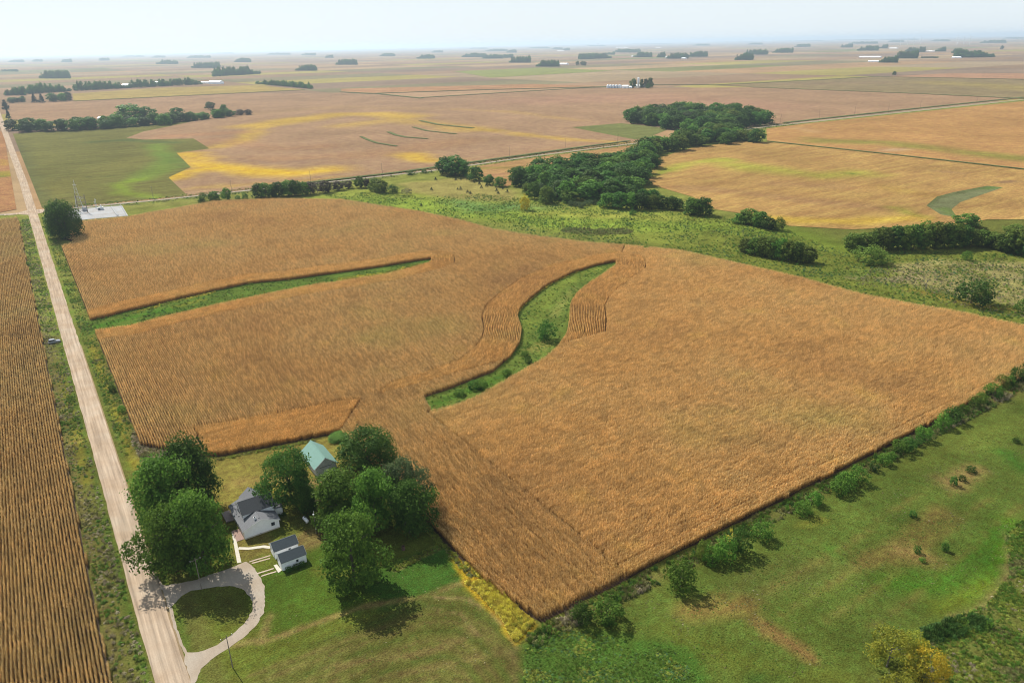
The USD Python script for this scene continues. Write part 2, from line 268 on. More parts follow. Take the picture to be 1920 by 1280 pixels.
ROADX = (0.5, 7.3)
CROSS = [(-30, 407), (0, 403), (45, 399.5), (100, 394.5), (190, 385.5), (300, 375), (440, 360), (640, 339), (830, 318), (1000, 293), (1180, 270.5), (1300, 256), (1450, 236.5), (1680, 212), (1920, 187), (2050, 173)]
cross_line = LineString(W(CROSS))
SOY, SOYP = (.33, .21, .125), (.32, .222, .15)
YEL, YG, GR = (.56, .40, .04), (.2, .21, .04), (.1, .15, .03)
def line(pts): return LineString(W(pts))
far_fields = [   # name, outline in the photograph, base colour, marks, step, label
 ('hay_field', [(24, 251), (79, 390), (100, 391), (190, 382), (351, 366.5), (316, 333), (358, 314), (331, 287), (393, 279), (363, 260), (269, 262), (237, 259), (269, 247), (319, 237), (380, 224), (200, 240)], (.165, .155, .055),
  [(line([(178, 266), (235, 263), (330, 268)]), 22, (.08, .12, .05), .7, 10), (line([(290, 272), (310, 300), (300, 318), (262, 336)]), 25, (.17, .24, .05), .8, 18), (line([(262, 336), (225, 345), (232, 362), (300, 372)]), 14, (.22, .30, .04), .85, 8), (line([(310, 290), (345, 312)]), 22, (.13, .2, .05), .6, 12), (line([(90, 360), (160, 330), (250, 300)]), 40, (.2, .18, .06), .5, 30), (line([(60, 330), (140, 333), (220, 330)]), 3, (.09, .1, .04), .6, 1), (line([(35, 270), (60, 330), (85, 388)]), 10, (.11, .12, .06), .6, 6)],
  9, 'olive green hay field right of the gravel road beyond the crossroad', 'field'),
 ('soybean_field', [(351, 366.5), (440, 357.5), (640, 336.5), (830, 315), (1000, 290), (1180, 267.5), (1191, 262), (1110, 247), (1070, 239), (1164, 232), (1172, 215), (1440, 228), (1460, 233), (1680, 209), (1920, 184.5), (1717, 176), (1408, 164), (1083, 166), (791, 184), (640, 174), (437, 176), (138, 190.5), (18, 196), (20, 224), (200, 240), (380, 224), (319, 237), (269, 247), (237, 259), (269, 262), (363, 260), (393, 279), (331, 287), (358, 314), (316, 333)], SOYP,
  [(line([(345, 290), (390, 310), (470, 322), (560, 325), (620, 318)]), 40, YEL, .95, 22), (line([(325, 335), (350, 322), (385, 318)]), 32, YEL, .95, 18), (line([(352, 356), (420, 348), (500, 345), (620, 334)]), 16, (.4, .29, .08), .8, 12), (line([(400, 277), (445, 268), (475, 250), (490, 238)]), 28, (.47, .34, .08), .85, 16),
   (line([(478, 235), (560, 225), (640, 215), (700, 214), (760, 220)]), 75, (.47, .34, .08), .9, 35), (line([(640, 236), (740, 225), (820, 233), (880, 243)]), 60, (.44, .32, .08), .6, 35), (line([(760, 290), (800, 300), (830, 302)]), 30, (.56, .40, .05), .8, 18), (line([(880, 240), (960, 250), (1060, 262), (1170, 268)]), 22, (.46, .33, .08), .8, 14), (line([(850, 205), (960, 210), (1080, 226)]), 26, (.38, .27, .1), .5, 18),
   (line([(440, 300), (560, 300), (700, 290), (860, 265)]), 60, (.33, .205, .12), .6, 40), (line([(330, 255), (450, 248)]), 40, (.36, .21, .13), .6, 25), (line([(350, 275), (400, 262), (520, 280), (600, 275)]), 45, (.34, .2, .12), .5, 30), (line([(420, 300), (520, 306), (600, 300)]), 18, (.25, .18, .14), .6, 14),
   (line([(700, 330), (900, 300), (1100, 270)]), 24, (.33, .22, .13), .5, 14), (line([(470, 215), (640, 200), (800, 205)]), 60, (.34, .24, .14), .6, 40), (line([(1000, 190), (1200, 180), (1400, 200)]), 200, (.35, .22, .165), .6, 90), (line([(150, 205), (60, 212)]), 30, (.33, .2, .13), .5, 20)],
  16, 'tan and violet soybean field with yellow streaks beyond the crossroad', 'field'),
 ('small_hay_field', [(1072, 239), (1110, 246.5), (1191, 262), (1215, 258), (1250, 244), (1248, 241), (1200, 235), (1164, 231.5)], (.17, .18, .07), [(line([(1085, 240), (1150, 236)]), 8, (.1, .12, .05), .6, 4)], 16, 'small pale green hay field left of the square woodlot', 'field'),
 ('corn_field_far_right', [(1437, 241.5), (1500, 233.5), (1680, 214.8), (1920, 190), (2050, 176), (2050, 334), (1920, 317), (1666, 289), (1582, 280), (1438, 265)], (.39, .24, .105),
  [(line([(1540, 266), (1660, 268), (1800, 285), (1940, 300)]), 38, (.23, .23, .06), .9, 16), (line([(1500, 258), (1560, 264)]), 12, (.22, .2, .06), .7, 8), (line([(1665, 283), (1680, 280)]), 14, (.45, .33, .22), .9, 8), (line([(1490, 240), (1530, 248)]), 16, (.45, .31, .17), .7, 10), (line([(1560, 236), (1700, 215)]), 8, (.26, .2, .08), .6, 5)],
  14, 'orange ripe corn field at the right beyond the diagonal fence line', 'field'),
 ('corn_field_right', [(1205, 322), (1235, 296), (1300, 277), (1380, 266), (1438, 266.5), (1582, 281.5), (1666, 290.5), (1920, 319), (2050, 336), (2050, 402), (1920, 412), (1850, 412), (1800, 424), (1700, 425), (1600, 431), (1480, 424), (1420, 405), (1340, 393), (1300, 370), (1225, 348)], (.365, .245, .10),
  [(line([(1250, 318), (1300, 305), (1360, 300)]), 22, (.30, .33, .06), .85, 16), (line([(1380, 310), (1450, 318), (1540, 330), (1600, 325)]), 40, (.30, .32, .06), .85, 28), (line([(1220, 330), (1250, 320)]), 10, (.22, .28, .05), .9, 7), (line([(1600, 326), (1640, 325)]), 5, (.11, .17, .03), .95, 3), (line([(1280, 352), (1380, 360), (1500, 375), (1660, 392)]), 20, (.30, .19, .10), .75, 12), (line([(1420, 408), (1480, 412), (1600, 416), (1720, 408)]), 16, (.5, .38, .07), .9, 9),
   (line([(1680, 390), (1700, 400), (1740, 408)]), 12, (.24, .24, .05), .8, 8), (line([(1830, 345), (1900, 340)]), 8, (.2, .13, .09), .8, 6), (line([(1740, 320), (1800, 325)]), 10, (.3, .19, .12), .6, 8), (line([(1450, 345), (1560, 350)]), 26, (.3, .19, .1), .6, 18), (line([(1650, 350), (1740, 365)]), 24, (.32, .22, .07), .7, 16)],
  9, 'mottled orange and yellow corn field right of the creek woods', 'field'),
 ('field_waterway', [(1737, 386), (1757, 369), (1790, 360.5), (1851, 349), (1881, 352), (1831, 369), (1800, 380), (1784, 393), (1794, 408), (1764, 403)], (.17, .18, .1), [(line([(1840, 354), (1868, 352)]), 10, (.1, .17, .04), .9, 5), (line([(1736, 388), (1757, 370), (1850, 350)]), 5, (.1, .12, .05), .9, 2), (line([(1770, 392), (1785, 402)]), 8, (.13, .19, .05), .8, 5)], 5, 'curved grassy waterway cut into the mottled right corn field', 'grass waterway'),
 ('corn_strip_field', [(890, 313), (1000, 296.5), (1180, 273.5), (1195, 275), (1178, 300), (1100, 310), (1000, 335), (950, 350), (905, 335)], (.36, .235, .115), [(line([(900, 316), (960, 315), (1040, 312)]), 12, (.24, .22, .06), .8, 6), (line([(905, 332), (980, 322)]), 8, (.33, .19, .12), .7, 5)], 8, 'narrow tan crop field between the crossroad and the creek woods', 'field'),
 ('crop_field_left_far', [(-120, 268), (2, 246), (9, 262), (31, 393), (0, 399), (-120, 409)], (.35, .2, .105), [(line([(-40, 330), (0, 325), (12, 330)]), 26, (.3, .28, .05), .9, 14), (line([(-20, 332), (6, 331)]), 9, (.1, .16, .04), .95, 4), (line([(0, 300), (10, 310)]), 12, (.38, .26, .06), .6, 8)], 8, 'orange crop field left of the gravel road beyond the crossroad', 'field'),
 ('yellow_field', [(136, 176), (300, 165), (480, 160), (571, 168.3), (437, 175.3), (138, 190)], (.34, .275, .1), [(line([(300, 170), (500, 166)]), 40, (.38, .29, .1), .6, 30)], 30, 'pale yellow field between two dark shelterbelts at upper left', 'field'),
 ('pale_crop_strip', [(709, 176), (1137, 163.3), (1083, 165.6), (791, 183.5)], (.38, .27, .18), [], 40, 'narrow pale crop strip between two dark field borders', 'field'),
 ('olive_field', [(1340, 160.5), (1643, 144.5), (1930, 150), (1930, 185), (1717, 175.6), (1408, 163.6)], (.235, .195, .115), [(line([(1750, 155), (1930, 166)]), 120, (.3, .255, .1), .7, 70), (line([(1500, 158), (1650, 155)]), 120, (.25, .19, .13), .6, 60)], 40, 'olive and grey field between two diagonal field borders at upper right', 'field'),
 ('green_far_field', [(850, 134), (1020, 127), (1150, 133), (1100, 136), (920, 146)], (.25, .26, .09), [], 90, 'long pale green field in front of the farther groves', 'field'),
 ('orange_far_field', [(640, 167), (1000, 158), (1137, 162.5), (709, 175), (640, 173)], (.37, .225, .13), [(line([(700, 168), (900, 164)]), 60, (.4, .25, .15), .5, 40)], 50, 'long orange crop field above the pale strip', 'field'),
 ('pink_far_field', [(1590, 148), (1640, 143.6), (1930, 149), (1930, 138), (1780, 138)], (.36, .225, .15), [], 80, 'pinkish far field at the upper right edge', 'field'),
]
for i, (nm, pts, base, marks, step, lab, cg) in enumerate(far_fields):
    sheet(nm, poly(pts), .12 + .03 * i, m_field if i % 2 else m_fieldx, step, base, marks, kind='stuff', label=lab, catg=cg, mott=.16, ms=step * 8, seed=11 + i)

# grassy strips and field borders that read as dark lines on the far fields
strips = [([(677, 257), (690, 263), (707, 269), (744, 275)], 5, 'first dark grass strip from the left in the streaked soybean field'), ([(728, 248), (742, 254), (761, 258), (801, 261)], 6, 'second dark grass strip from the left in the streaked soybean field'),
          ([(775, 239), (800, 246), (855, 252)], 5, 'third dark grass strip from the left in the streaked soybean field'), ([(788, 227), (820, 234), (887, 241)], 7, 'uppermost dark grass strip in the streaked soybean field'),
          ([(707, 175.5), (900, 169), (1137, 163)], 14, 'dark border above the pale crop strip'), ([(791, 183.7), (900, 177), (1083, 166), (1240, 159), (1340, 160)], 12, 'dark border below the pale crop strip'),
          ([(1340, 160), (1500, 152), (1643, 144.3), (1930, 149.6)], 12, 'long field border along the top of the olive field'), ([(1408, 164), (1717, 176), (1930, 186)], 9, 'diagonal field border below the olive field'),
          ([(1438, 265.5), (1582, 280.8), (1666, 289.8), (1920, 318), (2050, 335)], 3.2, 'dark fence line between the orange and the mottled right fields'), ([(138, 190.2), (437, 175.6), (571, 169)], 10, 'dark border under the pale yellow field'),
          ([(560, 345.5), (740, 325), (990, 290.5), (1080, 278), (1180, 265)], 6, 'dark verge along the far side of the crossroad'), ([(1470, 231), (1680, 208), (1920, 183)], 8, 'dark verge along the crossroad at upper right'), ([(640, 173), (709, 176.5), (791, 185)], 12, 'bushy field border at the left end of the pale strip')]
for i, (pts, wd, lab) in enumerate(strips):
    ln = line(pts); g = ln.buffer(wd / 2, cap_style='flat')
    pgx = slab(g, .55 + .01 * i, .55 + .01 * i + (.35 if wd < 10 else .6))
    p = obj('grass_strip', pgx, m_meadow); UsdGeom.PrimvarsAPI(p).CreatePrimvar('tint', Sdf.ValueTypeNames.Color3fArray, 'constant').Set(Vt.Vec3fArray([Gf.Vec3f(.11, .125, .05)]))
    tag(p, lab, 'grass strip', None, 'stuff')

# ------------------------------------------------------------------ near ground
def P(*pts): return poly(pts)
fence_y = 104.8
LUSH, OLIVE, DRYT, GBR, TEAL = (.055, .115, .022), (.115, .115, .042), (.2, .165, .085), (.15, .125, .085), (.06, .12, .05)
near_marks = [
 # creek valley
 (P((620, 370), (900, 405), (1200, 440), (1420, 490), (1620, 540), (1920, 600), (1920, 480), (1600, 480), (1400, 430), (1300, 410), (1000, 370), (760, 365), (640, 360)), 30, (.13, .165, .04), .9, 14),
 (line([(700, 375), (800, 385), (930, 400), (1050, 420), (1200, 425), (1350, 425), (1500, 440), (1600, 470)]), 30, (.12, .19, .035), .7, 16),
 (line([(860, 378), (900, 392), (960, 388)]), 24, (.075, .15, .06), .8, 12), (line([(960, 390), (1020, 392)]), 16, (.07, .14, .05), .6, 8), (line([(1000, 400), (1150, 405), (1250, 410)]), 12, (.17, .19, .05), .7, 8),
 (line([(1070, 432), (1110, 436), (1165, 434)]), 9, (.05, .075, .03), .9, 3), (line([(740, 368), (800, 375), (870, 385)]), 2.5, (.05, .07, .03), .8, 1), (line([(980, 385), (1050, 388)]), 12, (.1, .12, .06), .5, 6),
 (P((760, 345), (880, 335), (950, 360), (960, 375), (860, 370), (790, 360)), 14, (.15, .14, .065), .9, 9), (line([(800, 340), (850, 342)]), 8, (.17, .17, .06), .6, 6),
 (P((1690, 500), (1760, 490), (1920, 498), (1990, 510), (1990, 580), (1920, 568), (1800, 550), (1720, 530)), 12, (.23, .22, .125), .9, 8), (line([(1600, 520), (1680, 525), (1720, 518)]), 7, (.22, .2, .15), .7, 5), (line([(1700, 545), (1850, 575), (1960, 590)]), 8, (.2, .165, .05), .8, 6), (line([(1560, 500), (1660, 535), (1740, 560)]), 6, (.1, .14, .04), .6, 4),
 (line([(1560, 515), (1650, 510)]), 9, (.1, .15, .045), .6, 6), (line([(1680, 465), (1800, 470), (1920, 480)]), 8, (.16, .2, .05), .7, 5),
 # strip south of the crossroad, and the verge by the substation
 (line([(240, 388), (300, 384), (440, 372), (600, 360)]), 14, (.12, .13, .05), .8, 6),
 # ditches
 (sbox(-6.8, 90, 0.6, 690), 1.5, (.105, .115, .042), .9, 1), (sbox(7.2, 90, 14.5, 690), 1.5, (.105, .12, .042), .9, 1),
 (LineString([(-5.4, 100), (-5.3, 420)]), 1.6, (.125, .115, .065), .8, 1.2), (LineString([(-.8, 100), (-.7, 690)]), 1.6, (.07, .13, .03), .85, 1), (LineString([(8.3, 120), (8.3, 690)]), 1.4, (.075, .13, .03), .8, .9), (LineString([(11, 230), (11, 380)]), 2.2, (.2, .19, .035), .75, 2.2), (LineString([(11, 420), (10.8, 560)]), 2.0, (.2, .175, .035), .8, 2.5), (LineString([(-3, 230), (-3, 330)]), 1.8, (.17, .17, .035), .7, 2), (LineString([(-2.6, 420), (-2.6, 560)]), 1.6, (.16, .18, .035), .75, 2), (Point(-2.8, 262), 5, (.23, .2, .07), .7, 1), (LineString([(13, 240), (13, 330)]), 1, (.13, .11, .07), .7, 1), (Point(17, 237), 7, (.17, .14, .1), .8, 3),
 # farm yard
 (sbox(15, 109, 70.5, 219), 3, (.095, .125, .03), 1, 1), (sbox(30, 190, 66, 218), 9, (.185, .17, .06), .9, 6), (LineString([(36, 205), (50, 196)]), 6, (.24, .19, .09), .6, 4), (LineString([(36, 195), (42, 194)]), 4, (.22, .2, .05), .7, 3), (sbox(42, 160, 62, 190), 8, (.085, .1, .03), .8, 5), (LineString([(52, 192), (64, 191)]), 2.5, (.2, .155, .09), .8, 2),
 (sbox(27, 167, 33, 176), 3, (.15, .13, .055), .8, 2), (sbox(38, 163, 47, 168), 3, (.19, .15, .085), .7, 2), (sbox(28, 138, 48, 157), 6, (.06, .115, .022), .9, 4), (sbox(50, 128, 70, 142), 4, (.045, .105, .024), 1, 2), (LineString([(41, 152), (45, 146)]), 4, (.12, .135, .035), .7, 3), (LineString([(22, 136), (44, 134), (58, 128.5), (70, 127.5)]), 1.5, (.2, .165, .085), .9, .8),
 (sbox(20, 104, 64, 126), 5, (.095, .105, .038), .85, 3), (LineString([(30, 122), (50, 113), (62, 112)]), 1.5, (.16, .13, .07), .6, 1), (LineString([(38, 113), (66, 103)]), 1.5, (.16, .13, .07), .5, 1), (LineString([(60, 127), (66, 122), (68, 116), (68, 108), (66, 102)]), .9, (.2, .165, .1), .8, .4), (LineString([(57, 125), (62, 119), (62, 111)]), .5, (.24, .2, .12), .6, .4),
 (P((885, 1062), (905, 1075), (1000, 1170), (965, 1205), (940, 1160), (880, 1100), (850, 1040)), 1.6, (.32, .24, .03), .95, 1), (LineString([(57, 141.5), (70, 143)]), 1.3, (.17, .14, .08), .9, .8),
 (LineString([(18, 158), (19, 148)]), 6, (.09, .105, .035), .8, 3), (LineString([(14, 140), (22, 137), (26, 143)]), 1.6, (.2, .165, .09), .7, 1),
 # fence line along the south edge of the corn
 (LineString([(74, fence_y - 2.5), (320, fence_y - 2.5)]), 2.2, (.14, .11, .06), .85, 1.2), (LineString([(74, 100), (90, 100)]), 3, (.09, .12, .035), .8, 2),
 # pasture
 (P((1150, 1190), (1300, 1080), (1500, 980), (1920, 760), (2000, 800), (1920, 1000), (1780, 1180), (1500, 1290), (1100, 1330)), 10, (.075, .115, .03), .95, 5),
 (line([(1700, 870), (1800, 830), (1920, 790)]), 12, (.105, .14, .038), .7, 8), (line([(1560, 1030), (1640, 1080)]), 3, (.06, .14, .028), .8, 2.5), (line([(1500, 985), (1540, 975)]), 3, (.16, .175, .04), .6, 2), (line([(1620, 1050), (1690, 1040), (1730, 1000), (1760, 960)]), 7, (.13, .11, .045), .9, 6), (line([(1690, 1030), (1740, 1045)]), 6, (.19, .14, .07), .9, 4), (line([(1785, 905), (1830, 880)]), 6, (.17, .13, .07), .9, 4),
 (line([(1400, 1110), (1500, 1080), (1600, 1060)]), 9, (.095, .11, .04), .7, 6), (line([(1300, 1140), (1390, 1135)]), 6, (.17, .13, .055), .9, 4), (line([(1420, 1165), (1500, 1215), (1520, 1230)]), 3.2, (.16, .105, .055), .9, 2.5), (line([(1670, 1090), (1760, 1100), (1860, 1040), (1890, 990)]), 7, (.045, .125, .016), .85, 4), (line([(1820, 1130), (1880, 1060), (1900, 980)]), 3, (.075, .17, .018), .8, 2.5), (line([(1760, 1140), (1850, 1100)]), 4, (.12, .165, .025), .6, 3),
 (line([(1890, 850), (1920, 880)]), 6, (.04, .12, .022), .8, 4), (line([(1500, 1250), (1420, 1270)]), 3, (.03, .075, .02), .8, 2),
 (P((990, 1210), (1100, 1195), (1300, 1220), (1320, 1290), (1000, 1310)), 4, (.05, .12, .026), .85, 3), (line([(1250, 1180), (1400, 1240), (1600, 1290)]), 5, (.1, .13, .03), .6, 4), (line([(960, 1190), (965, 1280)]), 1.3, (.15, .13, .07), .7, 1),
 (P((1920, 1050), (1880, 1090), (1840, 1150), (1760, 1190), (1700, 1290), (1960, 1320), (1990, 1050)), 3, (.11, .135, .045), .9, 3), (line([(1890, 1000), (1895, 1080), (1850, 1140), (1790, 1160)]), 1.6, (.2, .165, .1), .7, 1.2), (line([(1745, 1190), (1800, 1170), (1840, 1165)]), 2.2, (.025, .07, .018), .8, 1.5),
]
for k in range(11):      # mowing swaths on the lower lawn, turning at the weed strip, and drill lines on the pasture
    near_marks.append((LineString([(15, 131 - 2.5 * k), (38, 128.5 - 2.5 * k), (56 - 1.1 * k, 126 - 2.4 * k), (63.5 - 1.6 * k, 121 - 2.0 * k), (66.5 - 1.8 * k, 112 - 1.2 * k), (66 - 1.8 * k, 96)]), .9, (.14, .12, .06) if k % 3 else (.05, .085, .022), .6, .5))
for k in range(9): near_marks.append((LineString([(112 + 3 * k, 88 - 3.4 * k), (150, 87 - 3.3 * k), (196 + 2 * k, 90 - 3.2 * k)]), 1.0, (.14, .125, .05) if k % 2 else (.055, .1, .025), .5, .6))
yard_area = sbox(7.1, 60, 76, 226)
near_area = sbox(-60, 28, 430, 360).difference(sbox(0.7, 28, 7.1, 360)).difference(yard_area)
v1, f1 = fill(near_area, 1.7, seed=5); v0, f0 = fill(yard_area, 1.0, seed=4); v1, f1 = np.vstack([v1, v0]), np.vstack([f1, f0 + len(v1)])
far_area = sbox(-420, 360, 1750, 790).union(sbox(430, 28, 900, 360)).union(sbox(-420, 28, -60, 360)).intersection(Polygon(np.vstack([np.array(cross_line.coords), [(1750, -140), (-420, -140)], [(-420, 735)]])).buffer(2))
v2, f2 = fill(far_area, 7, seed=6)
v = np.vstack([v1, v2]); f = np.vstack([f1, f2 + len(v1)]); x, y = v[:, 0], v[:, 1]
c = paint(x, y, (.105, .125, .04), near_marks, 100)
c *= (.84 + .46 * smoothstep((y - 300) / 120))[:, None]      # the creek meadow is lusher and paler than the grazed and mown grass
c *= np.array(GRASS) * (1 + .28 * (nz(x, y, 4, 63, 3) - .5) + .5 * (nz(x, y, 14, 61, 4) - .5) + .3 * (nz(x, y, 60, 62, 3) - .5))[:, None]
zz = .03 + .0 * x
p = obj('meadow', (np.column_stack([x, y, zz]), f), m_meadow, smooth=True)
UsdGeom.PrimvarsAPI(p).CreatePrimvar('tint', Sdf.ValueTypeNames.Color3fArray, 'vertex').Set(Vt.Vec3fArray.FromNumpy(np.clip(c, .004, .9).astype(np.float32)))
tag(p, kind='structure')
# ------------------------------------------------------------------ roads and drive
def gravel(name, col, lanes=True, x0=0.0, x1=7.0):
    n = {'g': ('geometry', {}), 's': ('separate_xyz', {}), 'n1': ('noise_texture', {'scale': 5, 'detail': 5, 'roughness': .7}), 'mp': ('mapping', {'scale': (1.0, .03, 1)}), 'n2': ('noise_texture', {'scale': 1.5, 'detail': 5, 'roughness': .6}), 'n3': ('noise_texture', {'scale': .12, 'detail': 4}),
         'm1': ('map_range', {'from_min': .3, 'from_max': .7, 'to_min': .86, 'to_max': 1.14}), 'm2': ('map_range', {'from_min': .3, 'from_max': .7, 'to_min': .66 if lanes else .95, 'to_max': 1.28 if lanes else 1.05}), 'm3': ('map_range', {'from_min': .3, 'from_max': .7, 'to_min': .88, 'to_max': 1.1}),
         'x1': ('math', {'math_type': 'multiply'}), 'x2': ('math', {'math_type': 'multiply'}), 'c': ('mix_color', {'blend_type': 'multiply', 'fac': 1.0, 'a': col}),
         'r': ('rgb_ramp', {'ramp': [(.3, (1, .96, .91)), (.5, (1, 1, 1)), (.7, (.95, 1, 1.04))]}), 'c2': ('mix_color', {'blend_type': 'multiply', 'fac': 1.0}),
         'b': ('bump', {'strength': .5, 'distance': .04}), 'p': ('principled_bsdf', {'roughness': .95, 'specular_ior_level': .0})}
    l = [('g.position', 'n1.vector'), ('g.position', 'mp.vector'), ('mp.vector', 'n2.vector'), ('g.position', 'n3.vector'), ('n1.fac', 'm1.value'), ('n2.fac', 'm2.value'), ('n3.fac', 'm3.value'), ('m1.result', 'x1.value1'), ('m2.result', 'x1.value2'), ('x1.value', 'x2.value1'), ('m3.result', 'x2.value2'),
         ('x2.value', 'c.b'), ('n3.fac', 'r.fac'), ('c.result', 'c2.a'), ('r.color', 'c2.b'), ('c2.result', 'p.base_color'), ('n1.fac', 'b.height'), ('b.normal', 'p.normal')]
    return M(name, n, l, surface='p.BSDF')
m_gravel = gravel('road_gravel', (.37, .285, .205))
m_gravel2 = gravel('pale_gravel', (.33, .275, .215), lanes=False)
m_gravel4 = gravel('crossroad_gravel', (.30, .26, .2), lanes=False)
m_gravel3 = gravel('yard_gravel', (.36, .355, .35), lanes=False)
m_ruts = gravel('wheel_ruts', (.45, .36, .28), lanes=False)
def wobble(y, s, a, seed): return a * 2 * (nz(y, np.zeros_like(y), s, seed) - .5)
ys = np.concatenate([np.arange(70, 900, 2.0), np.arange(900, 5200, 60.0)])
wid = np.where(ys < 140, (140 - ys) * .012, 0)
far_l, far_r = np.interp(ys, [600, 900, 2500, 4600, 5200], [0, -.4, -14, -52, -64]), np.interp(ys, [600, 900, 2500, 4600, 5200], [-.6, -.4, -11, -42, -54])
xl = ROADX[0] + wobble(ys, 6, .3, 71) + far_l; xr = ROADX[1] + wid + wobble(ys, 6, .3, 72) + far_r
cols = [0, .12, .5, .88, 1]; crown = [0, .03, .1, .03, 0]
rv = np.array([(l + (r - l) * t, y, .075 + h) for y, l, r in zip(ys, xl, xr) for t, h in zip(cols, crown)]); n5 = len(ys)
rf = np.array([(i * 5 + j, i * 5 + j + 1, i * 5 + j + 6, i * 5 + j + 5) for i in range(n5 - 1) for j in range(4)])
tag(obj('gravel_road', (rv, rf), m_gravel, smooth=True), kind='structure')
def ribbon(name, pts, w, z, m, taper=None):
    ln = pts if isinstance(pts, LineString) else LineString(pts)
    g = ln.buffer(w / 2, cap_style='flat')
    v, f = fill(g, max(w * .6, .6)); return tag(obj(name, (np.column_stack([v, np.full(len(v), z)]), f), m), kind='structure')
ribbon('crossroad', LineString(W(CROSS)), 4.8, .16, m_gravel4)
iy = float(np.interp(4, *np.array(cross_line.coords).T))
mouth = Polygon([(-16, iy - 1.6 + .6), (-6, iy - 3.5), (-.5, iy - 10), (8.5, iy - 10), (13, iy - 4.5), (24, iy - 3.2), (24, iy + 1.2), (14, iy + 4), (8, iy + 11), (-.5, iy + 11), (-6, iy + 5), (-16, iy + 3)])
v, f = fill(mouth, 2); tag(obj('crossing', (np.column_stack([v, np.full(len(v), .2)]), f), m_gravel), kind='structure')
c8 = lambda pts: W([(300 + a / 5.12, 1030 + b / 5.12) for a, b in pts])
c7 = lambda pts: W([(410 + a / 7.11, 900 + b / 7.11) for a, b in pts])
outer = Polygon(np.vstack([c8([(-30, 250), (20, 330), (60, 345), (300, 302), (520, 232), (740, 150), (830, 118), (900, 160), (925, 215), (1000, 350), (1018, 450), (1000, 600), (930, 720), (800, 850), (600, 985), (480, 1065), (390, 1160), (350, 1260), (320, 1300), (270, 1180), (230, 1000)])]))
inner = Polygon(c8([(110, 560), (135, 520), (200, 450), (300, 400), (450, 368), (680, 345), (800, 370), (868, 450), (897, 530), (887, 600), (800, 720), (690, 820), (550, 920), (430, 975), (262, 990), (200, 840)]))
drive = outer.buffer(.5).buffer(-.5).difference(inner.buffer(.6).buffer(-.6))
def ragged(pg, amp, s, seed):
    out = []
    for g in getattr(pg, 'geoms', [pg]):
        def rg(r):
            p = np.array([r.interpolate(t).coords[0] for t in np.arange(0, r.length, .5)])
            return p + np.stack([wobble(p[:, 0] + p[:, 1] * .7, s, amp, seed), wobble(p[:, 1] - p[:, 0] * .7, s, amp, seed + 1)], 1)
        out.append(Polygon(rg(g.exterior), [rg(i) for i in g.interiors]).buffer(0))
    return shapely.union_all(out)
drive = ragged(drive, .6, 1.5, 81)
v, f = fill(drive, .9); tag(obj('driveway', (np.column_stack([v, np.full(len(v), .06)]), f), m_gravel2), kind='structure')
for seg in ([(400, 1090), (690, 1003)], [(440, 1108), (690, 1040)], [(495, 1250), (735, 1175)], [(560, 1280), (770, 1215)]):
    v, f = fill(ragged(LineString(c7(seg)).buffer(.22, cap_style='flat'), .1, .8, 83), .4); tag(obj('wheel_track', (np.column_stack([v, np.full(len(v), .075)]), f), m_ruts), kind='structure')
tag(obj('front_walk', slab(Polygon(c7([(172, 690), (214, 700), (303, 1095), (248, 1105)])), .0, .1), m_concrete), kind='structure')
gw = LineString(c7([(262, 908), (400, 912), (500, 898), (600, 885), (690, 898)])).buffer(.5, cap_style='flat')
tag(obj('garden_path', slab(gw, .0, .095), m_concrete), kind='structure')
tag(obj('garage_apron', slab(Polygon(c7([(733, 1135), (775, 1122), (845, 1200), (795, 1236)])), .0, .11), m_concrete), kind='structure')
# substation pad
pad = P((88, 402), (120, 396), (167, 390.5), (229, 386), (240.5, 405), (150, 413), (100, 420), (82, 410))
tag(obj('gravel_pad', slab(pad, .0, .25), m_gravel3), kind='structure')
tag(obj('pad_kerb', slab(LineString(W([(209, 388), (221, 405)])).buffer(.8, cap_style='flat'), .25, .7), m_darkgrey), kind='structure')

